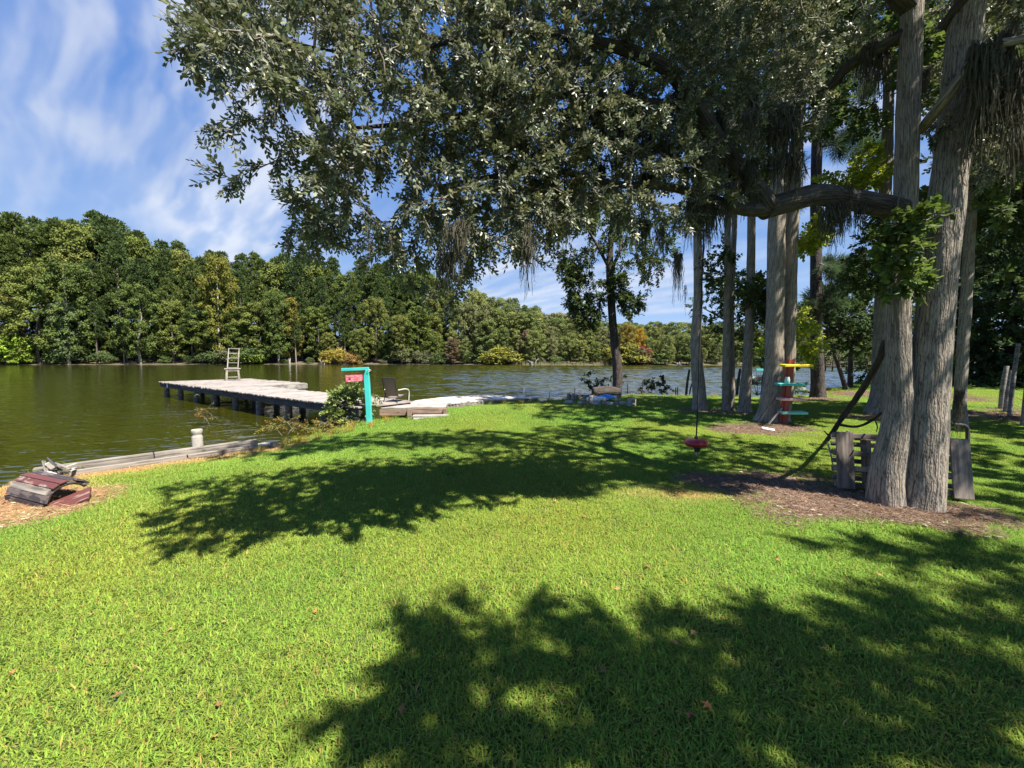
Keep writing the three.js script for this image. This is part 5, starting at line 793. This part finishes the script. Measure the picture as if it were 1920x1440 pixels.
// ---------- fire ring ----------
{
  const C = ground(1123, 753);
  const stones = [[1068, 757, 15], [1092, 759, 15], [1116, 760, 17], [1142, 761, 19], [1165, 760, 16], [1120, 748, 16], [1092, 748, 14], [1150, 747, 16]];
  stones.forEach(([px, py, w], i) => { const p = ground(px, py), s = -p.z / 720, g = new THREE.IcosahedronGeometry(1, 3), q = g.attributes.position; for (let k = 0; k < q.count; k++) { const v = V(q.getX(k), q.getY(k), q.getZ(k)), f = 1 + 0.18 * n3(v.x * 1.6 + i * 7, v.y * 1.6, v.z * 1.6); q.setXYZ(k, v.x * f * w * s * 0.62, Math.max(-0.6, Math.min(0.7, v.y * f)) * 0.11, v.z * f * w * s * 0.45); } g.computeVertexNormals(); const m = top('fire_ring_stone', g, M.concrete, 'flat pale stone ' + ['at the far left of the fire ring', 'second from the left in front of the fire ring', 'at the front middle of the fire ring', 'in front of the blue cover in the fire ring', 'at the front right of the fire ring', 'at the back of the fire ring below the log', 'at the back left of the fire ring', 'at the back right of the fire ring'][i], 'stone', 'stones of the fire ring'); m.position.copy(p).add(V(0, 0.05, 0)); });
  const posts = [[1066, 752, 16, 7], [1074, 757, 20, 6], [1095, 760, 17, 8], [1107, 760, 19, 8], [1133, 762, 15, 8], [1157, 762, 14, 8], [1160, 749, 9, 8], [1080, 750, 12, 8]];
  posts.forEach(([px, py, h, w], i) => { const p = ground(px, py), s = -p.z / 720, m = top('log_stump', tube([V(0, -0.06, 0), V(0, h * s * 0.5, 0), V(0.01, h * s, 0)], [w * s * 0.54, w * s * 0.5, w * s * 0.48], { seg: 12, n: 5, wob: 0.08, seed: i }), M.stumpWood, 'upright log ' + ['leftmost at the back of the fire ring', 'tall and thin at the left of the fire ring', 'third from the left round the fire ring', 'dark, fourth from the left round the fire ring', 'right in front of the blue cover', 'right of the blue cover', 'low, behind the ring near the tree trunk', 'low, at the back left of the ring'][i], 'stump', 'logs round the fire ring'); m.position.copy(p); });
  { const p = ground(1184, 763), s = -p.z / 720, o = thing('concrete_block', 'sunlit hollow concrete block at the right end of the fire ring', 'block', p.toArray(), 0.5), w = 12 * s, h = 17 * s, d = 0.16; part('side_wall', rbox(0.04, h, d, 0.006), M.concrete, o, [-w / 2, h / 2 - 0.02, 0]); part('side_wall', rbox(0.04, h, d, 0.006), M.concrete, o, [w / 2, h / 2 - 0.02, 0]); part('web', rbox(w - 0.04, 0.04, d, 0.006), M.concrete, o, [0, h - 0.045, 0]); part('web', rbox(w - 0.04, 0.04, d, 0.006), M.concrete, o, [0, h * 0.35, 0]); }
  { const p = ground(1138, 752), m = new THREE.SphereGeometry(0.36, 22, 8, 0, 6.283, 0, 1.25), q = m.attributes.position; for (let k = 0; k < q.count; k++) q.setY(k, q.getY(k) * 0.45 + 0.03 * n3(q.getX(k) * 5, 1, q.getZ(k) * 5)); m.computeVertexNormals(); const o = top('blue_cover', m, std({ color: lin(0.03, 0.22, 0.6), roughness: 0.45, side: THREE.DoubleSide }), 'bright blue plastic cover lying in the fire ring', 'cover'); o.position.copy(p).add(V(0, 0.1, 0)); const o2 = top('crumpled_sheet', new THREE.IcosahedronGeometry(0.26, 3), white, 'crumpled white sheet beside the blue cover', 'sheet'), a = o2.geometry.attributes.position; for (let k = 0; k < a.count; k++) { const v = V(a.getX(k), a.getY(k), a.getZ(k)), f = 1 + 0.5 * n3(v.x * 9, v.y * 9, v.z * 9); a.setXYZ(k, v.x * f * 1.3, v.y * f * 0.45, v.z * f); } o2.geometry.computeVertexNormals(); o2.position.copy(ground(1118, 754)).add(V(0, 0.12, 0)); }
  { const a = pix(1111, 733, 16.4), b = pix(1163, 735, 16.4); a.y = b.y = 0.1; const o = top('fallen_log', tube([a.clone().sub(a), b.clone().sub(a).multiplyScalar(0.5).add(V(0, 0.03, 0)), b.clone().sub(a)], [0.23, 0.25, 0.22], { seg: 16, n: 14, wob: 0.12, seed: 4 }), M.shadeDarkBark, 'thick dark log lying behind the fire ring at the tree foot', 'log'); o.position.copy(a); const a2 = pix(1066, 740, 15.6), b2 = pix(1110, 738, 15.6); a2.y = b2.y = -0.03; const o2 = top('fallen_log', tube([V(0, 0, 0), b2.clone().sub(a2)], [0.1, 0.12], { seg: 12, n: 8, wob: 0.12 }), M.shadeDarkBark, 'thin dark log lying left of the thick log', 'log'); o2.position.copy(a2); }
}
// ---------- fences ----------
const dark = std({ color: lin(0.045, 0.04, 0.035), roughness: 0.9 }), wire = std({ color: lin(0.13, 0.12, 0.11), roughness: 0.5, metalness: 0.6 });
{
  const pts = [[1078, 741, 14], [1128, 740, 17], [1177, 741, 22], [1204, 741, 26], [1267, 742, 16], [1271, 743, 18]].map(([x, y, h]) => { const p = onPlane(x, y, -0.15); return [p, (h / 720) * -p.z]; }), o = thing('wire_fence', 'low wire fence on thin stakes along the far bank behind the fire ring', 'fence', pts[0][0].toArray());
  pts.forEach(([p, h], i) => part('stake', tube([p.clone().sub(pts[0][0]).add(V(0, -0.2, 0)), p.clone().sub(pts[0][0]).add(V(rr(-0.03, 0.03), h, 0))], [0.03, 0.024], { seg: 7, n: 3 }), dark, o));
  for (const f of [0.35, 0.75]) for (let i = 0; i + 1 < pts.length; i++) part('wire', tube([pts[i][0].clone().sub(pts[0][0]).add(V(0, 0.3 * f + 0.05, 0)), pts[i][0].clone().lerp(pts[i + 1][0], 0.5).sub(pts[0][0]).add(V(0, 0.3 * f, 0)), pts[i + 1][0].clone().sub(pts[0][0]).add(V(0, 0.3 * f + 0.05, 0))], [0.006], { seg: 4, n: 6 }), wire, o);
}
for (const [px, py, h, w, label] of [[1286, 741, 48, 4, 'leaning dark post left of the trunk behind the rope'], [1292, 741, 22, 2.4, 'short thin post beside the leaning dark post'], [1381, 741, 50, 4.5, 'dark post behind the slim pair of trunks']]) { const b = onPlane(px, py, -0.15), s = -b.z / 720, o = top('shore_post', tube([V(0, -0.3, 0), V(2 * s, h * s * 0.5, 0), V(5 * s, h * s, 0)], [w * s * 0.6, w * s * 0.55, w * s * 0.5], { seg: 9, n: 6, wob: 0.08 }), dark, label, 'post', 'dark posts at the bank'); o.position.copy(b); }
{   // right-hand paddock fence
  const P = [[1877, 768, 82, 8], [1884, 774, 80, 6], [1893, 782, 138, 7], [1917, 800, 120, 6], [1975, 830, 130, 7]].map(([x, y, h, w]) => { const p = ground(x, y); return [p, (h / 720) * -p.z, (w / 720) * -p.z * 0.5]; }), o = thing('paddock_fence', 'grey wooden post and wire fence at the right edge of the lawn', 'fence', P[0][0].toArray()), c = P[0][0], post = std({ color: lin(0.3, 0.27, 0.23), roughness: 0.95, map: M.pile.map.clone() });
  P.forEach(([p, h, r]) => part('post', tube([p.clone().sub(c).add(V(0, -0.3, 0)), p.clone().sub(c).add(V(rr(-0.03, 0.03), h * 0.5, 0)), p.clone().sub(c).add(V(rr(-0.05, 0.08), h, 0))], [r, r * 0.95, r * 0.85], { seg: 10, n: 8, wob: 0.1 }), M.stumpWood, o));
  for (let i = 1; i + 1 < P.length; i++) for (let k = 1; k <= 5; k++) part('wire', tube([P[i][0].clone().sub(c).add(V(0, k * 0.2, 0)), P[i + 1][0].clone().sub(c).add(V(0, k * 0.2, 0))], [0.004], { seg: 4, n: 2 }), wire, o);
}
// ---------- disc swing ----------
{
  const D = 5.9, seat = pix(1305, 831, D), s = D / 720, o = thing('disc_swing', 'red disc swing hanging low on a long dark rope', 'swing', seat.toArray());
  const up = V(seat.x, pix(1306, 203, D).y, seat.z).sub(seat), R0 = 21 * s;
  part('rope', tube([V(0, -0.02, 0), V(0.004, 0.5, 0), up.clone().multiplyScalar(0.5), up], [0.011], { seg: 7, n: 40 }), std({ color: lin(0.03, 0.028, 0.03), roughness: 0.9 }), o);
  part('seat', new THREE.LatheGeometry([[0, -0.04], [R0 * 0.6, -0.045], [R0 * 0.9, -0.035], [R0, -0.005], [R0 * 0.97, 0.025], [R0 * 0.8, 0.05], [R0 * 0.3, 0.062], [0.03, 0.068], [0, 0.07]].map((p) => new THREE.Vector2(...p)), 36), std({ color: lin(0.33, 0.018, 0.02), roughness: 0.4 }), o);
  part('knot', new THREE.SphereGeometry(0.028, 12, 8), dark, o, [0, 0.09, 0]); part('lower_knot', tube([V(0, -0.04, 0), V(0.02, -0.1, 0.01), V(-0.02, -0.13, 0)], [0.05, 0.045, 0.02], { seg: 8, n: 8, wob: 0.2 }), dark, o); part('rope_tail', tube([V(0.02, -0.1, 0), V(0.0, -0.16, 0.01), V(0.02, -0.2, 0)], [0.012, 0.01, 0.006], { seg: 6, n: 8 }), std({ color: lin(0.5, 0.48, 0.45), roughness: 0.9 }), o);
}
// ---------- painted shelf post ----------
{
  const b = ground(1471, 797), s = -b.z / 720, o = thing('shelf_post', 'red post with yellow, teal and pink painted shelves by the double tree', 'shelf post', b.toArray(), -0.15), H = 125 * s;
  part('post', rbox(9 * s, H + 0.15, 0.09, 0.006), M.redPaint, o, [2 * s, H / 2 - 0.08, 0], [0, 0, -0.05]);
  const post2 = part('back_post', rbox(4 * s, H * 0.95, 0.06, 0.006), M.redPaint, o, [-3.5 * s, H / 2 - 0.06, -0.02], [0, 0, -0.05]); post2.userData.label = 'darker red narrow board along the post';
  for (const [y, x, w, m, label] of [[113, 11, 48, M.yellow, 'yellow top shelf'], [78, 2, 44, M.teal, 'teal shelf'], [50, 5, 43, M.pink, 'pink shelf'], [25, 9, 44, M.mint, 'mint lowest shelf']]) { const p = part('shelf', rbox(w * s, 4.2 * s, 0.24, 0.01), m, o, [x * s, y * s, 0.08], [0.05, 0, rr(-0.02, 0.02)]); p.userData.label = label; }
  part('strut', bar(V(-36 * s, -0.03, 0.12), V(-10 * s, 33 * s, 0.1), 0.03, 0.03), M.timber, o); part('strut', bar(V(-52 * s, 0, 0.1), V(-8 * s, 74 * s, 0.05), 0.025, 0.025), M.deadWood, o);
  const mug = thing('small_jar', 'small pale jar standing on the teal shelf', 'jar', o.position.clone().add(V(-4 * s, 80.2 * s, 0.08)).toArray()); part('body', new THREE.LatheGeometry([[0, 0], [0.05, 0], [0.055, 0.02], [0.055, 0.09], [0.045, 0.11], [0.045, 0.125], [0, 0.125]].map((p) => new THREE.Vector2(...p)), 16), std({ color: lin(0.35, 0.5, 0.42), roughness: 0.4 }), mug); part('lid', new THREE.CylinderGeometry(0.048, 0.048, 0.018, 16), white, mug, [0, 0.134, 0]);
  const slab = top('white_board', rbox(0.24, 0.03, 0.12, 0.006), white, 'small white board lying at the foot of the double tree', 'board'); slab.position.copy(ground(1440, 809)).add(V(0, 0.05, 0)); slab.rotation.set(0.15, -0.3, -0.1);
}
{   // teal post behind the double tree
  const b = onPlane(1433, 734, -0.1), s = -b.z / 720, o = thing('teal_stand', 'teal post with a short arm half hidden behind the double tree', 'post', b.toArray()); part('post', rbox(5 * s, 68 * s, 0.09, 0.006), M.teal, o, [0, 32 * s, 0]); part('arm', rbox(17 * s, 3.5 * s, 0.07, 0.006), M.teal, o, [-9 * s, 41 * s, 0]); part('arm', rbox(12 * s, 3 * s, 0.07, 0.006), M.teal, o, [-6.5 * s, 64 * s, 0]);
}
// ---------- leaning dead branch, pallet, bent frame ----------
{
  const a = ground(1541, 838), P = [a.clone().add(V(0, 0.02, 0)), pix(1560, 812, 5.2), pix(1585, 775, 4.95), pix(1620, 725, 4.6), pix(1646, 680, 4.3), pix(1662, 640, 4.15)], o = thing('dead_branch', 'dead branch leaning from the ground against the oak trunk', 'branch', a.toArray());
  part('stem', tube(P, [0.022, 0.028, 0.031, 0.032, 0.033, 0.033], { seg: 10, n: 36, wob: 0.25, seed: 9 }), M.shadeDarkBark, o); part('side_branch', tube([P[2].clone().lerp(P[1], 0.55), pix(1605, 800, 4.85), pix(1635, 788, 4.6), pix(1655, 773, 4.4), pix(1680, 763, 4.2)], [0.018, 0.017, 0.016, 0.013, 0.007], { seg: 7, n: 30, wob: 0.25 }), M.shadeDarkBark, o); part('side_branch', tube([pix(1640, 786, 4.55), pix(1645, 800, 4.5), pix(1643, 810, 4.5)], [0.009, 0.007, 0.004], { seg: 6, n: 10 }), M.shadeDarkBark, o); part('side_branch', tube([pix(1551, 828, 5.25), pix(1556, 845, 5.1), pix(1562, 872, 4.9)], [0.012, 0.01, 0.007], { seg: 6, n: 10, wob: 0.2 }), M.chairWood, o); part('side_branch', tube([pix(1552, 815, 5.2), pix(1545, 808, 5.15)], [0.012, 0.006], { seg: 6, n: 5 }), M.shadeDarkBark, o); toBase(o);
}
{
  const bl = ground(1563, 922), br = ground(1822, 946), ax = br.clone().sub(bl).setY(0), W = ax.length(), o = thing('wooden_pallet', 'weathered grey wooden pallet leaning behind the oak trunk', 'pallet', bl.toArray(), Math.atan2(-ax.z, ax.x)), L = 0.66;
  const slope = -0.2, pt = (n, g, m, x, y, z) => { g.translate(x, y, z); g.rotateX(slope); g.translate(0, 0.05, 0); return part(n, g, m, o); };
  const up = (w, l, d) => { const g = rbox(l, d, w, 0.006); g.rotateX(Math.PI / 2); g.rotateZ(Math.PI / 2); return g; };   // board that runs up the slope
  pt('front_board', up(0.17, L, 0.022), M.pallet, 0.1, L / 2, 0.05); pt('front_board', up(0.17, L * 0.97, 0.022), M.palletPale, W - 0.1, L / 2 - 0.01, 0.05);
  for (const [x, w] of [[0.36, 0.1], [0.55, 0.09], [W - 0.34, 0.13], [W - 0.55, 0.1]]) pt('back_board', up(w, L * 0.96, 0.02), M.palletPale, x, L / 2, -0.075);
  for (const [y, m] of [[0.05, M.pallet], [L * 0.36, M.palletPale], [L * 0.62, M.pallet], [L - 0.04, M.pallet]]) pt('cross_rail', rbox(W * 0.98, 0.06, 0.075, 0.006), m, W / 2, y, 0.0);
  for (const y of [0.12, 0.22, 0.32, 0.42, 0.52, 0.6]) pt('back_slat', rbox(W * 0.96, 0.055, 0.018, 0.005), M.pallet, W / 2, y, -0.1);
  const st = part('stay', rbox(0.035, 0.35, 0.035, 0.004), M.pallet, o, [0.19, L * 0.8, -L * 0.28]); st.name = 'stay';
  const f = pix(1790, 815, 5.0), fr = thing('bent_frame', 'dark bent metal frame standing behind the pallet', 'frame', f.clone().setY(hgt(f.x, f.z)).toArray()), fm = std({ color: lin(0.03, 0.026, 0.024), roughness: 0.6 }), q = (x, y, d) => pix(x, y, d).sub(fr.position);
  part('bar', tube([q(1788, 796, 5.0), q(1804, 797, 5.0), q(1811, 800, 5.0), q(1814, 808, 5.0), q(1814, 850, 4.95), q(1814, 900, 4.85)], [0.022], { seg: 8, n: 40 }), fm, fr); part('bar', tube([q(1788, 796, 5.0), q(1776, 800, 5.2), q(1772, 830, 5.3), q(1772, 890, 5.3)], [0.022], { seg: 8, n: 24 }), fm, fr);
}
// ---------- far pier ----------
{
  const a = pix(1548, 688, 62), b = pix(1660, 686, 66), o = thing('distant_pier', 'thin distant pier far across the water between the trunks', 'pier', [a.x, WATER, a.z]), d = b.clone().sub(a).setY(0), n = 9;
  part('deck', bar(V(0, 0.75, 0), d.clone().setY(0.75), 1.2, 0.12), M.fascia, o); for (let i = 0; i <= n; i++) part('piling', tube([d.clone().multiplyScalar(i / n).setY(-0.8), d.clone().multiplyScalar(i / n).setY(1.5)], [0.1], { seg: 6, n: 2 }), M.fascia, o); part('hand_rail', bar(V(0, 1.45, 0), d.clone().setY(1.45), 0.08, 0.08), M.fascia, o);
}
// ---------- fallen leaves on the lawn ----------
{
  R = mulberry(31);
  const mats = [[0.3, 0.13, 0.04], [0.34, 0.2, 0.07], [0.2, 0.1, 0.035]].map((c) => std({ color: lin(...c), roughness: 0.8, side: THREE.DoubleSide }));
  const star = () => { const m = new Mesh3(), n = 5, c = m.v(V(0, 0.004, 0), UPV, [1, 1, 1]), ring = []; for (let i = 0; i < n * 2; i++) { const a = (i / (n * 2)) * 6.283 + rr(-0.1, 0.1), r = i % 2 ? 0.016 : rr(0.03, 0.045); ring.push(m.v(V(Math.cos(a) * r, rr(-0.004, 0.022), Math.sin(a) * r), V(rr(-0.4, 0.4), 1, rr(-0.4, 0.4)).normalize(), [1, 1, 1])); } ring.forEach((v, i) => m.tri(c, ring[(i + 1) % ring.length], v)); return m.geo(); }, geos = [star(), star(), star()];
  for (const [px, py, s] of [[1293, 1357, 1.2], [1325, 1337, 1.1], [1300, 1198, 0.9], [1266, 1217, 0.8], [1640, 1180, 1.0], [1687, 1282, 1.2], [1858, 1170, 1.0], [1648, 1087, 0.9], [1458, 1058, 0.9], [1214, 1071, 0.8], [1158, 1113, 0.9], [1355, 1170, 0.8], [1040, 945, 0.9], [26, 1273, 1.2], [222, 1315, 1.1], [404, 1397, 1.0], [410, 1335, 0.9], [173, 1161, 0.8], [320, 1190, 0.8], [421, 1176, 0.8], [450, 920, 0.8], [8, 1137, 0.9], [753, 1345, 0.9], [592, 1155, 0.7], [1096, 975, 0.8], [1470, 905, 1.0], [1130, 1268, 0.8]]) { const p = ground(px, py), o = top('fallen_leaf', pick(geos), pick(mats), 'dry reddish-brown leaf lying on the lawn', 'leaf', 'fallen leaves on the lawn'); o.position.copy(p).add(V(0, 0.035, 0)); o.rotation.set(rr(-0.3, 0.3), rr(0, 6.28), rr(-0.3, 0.3)); o.scale.setScalar(s * 0.78 * Math.pow(off(px), 1.2)); }
}

// ---------- renderer ----------
scene.traverse((o) => { if (o.isMesh) { o.castShadow = true; o.receiveShadow = true; } });
const renderer = new THREE.WebGLRenderer({ antialias: true });
renderer.shadowMap.enabled = true;
renderer.toneMapping = THREE.LinearToneMapping;
renderer.toneMappingExposure = EXPOSURE;
renderer.render(scene, camera);
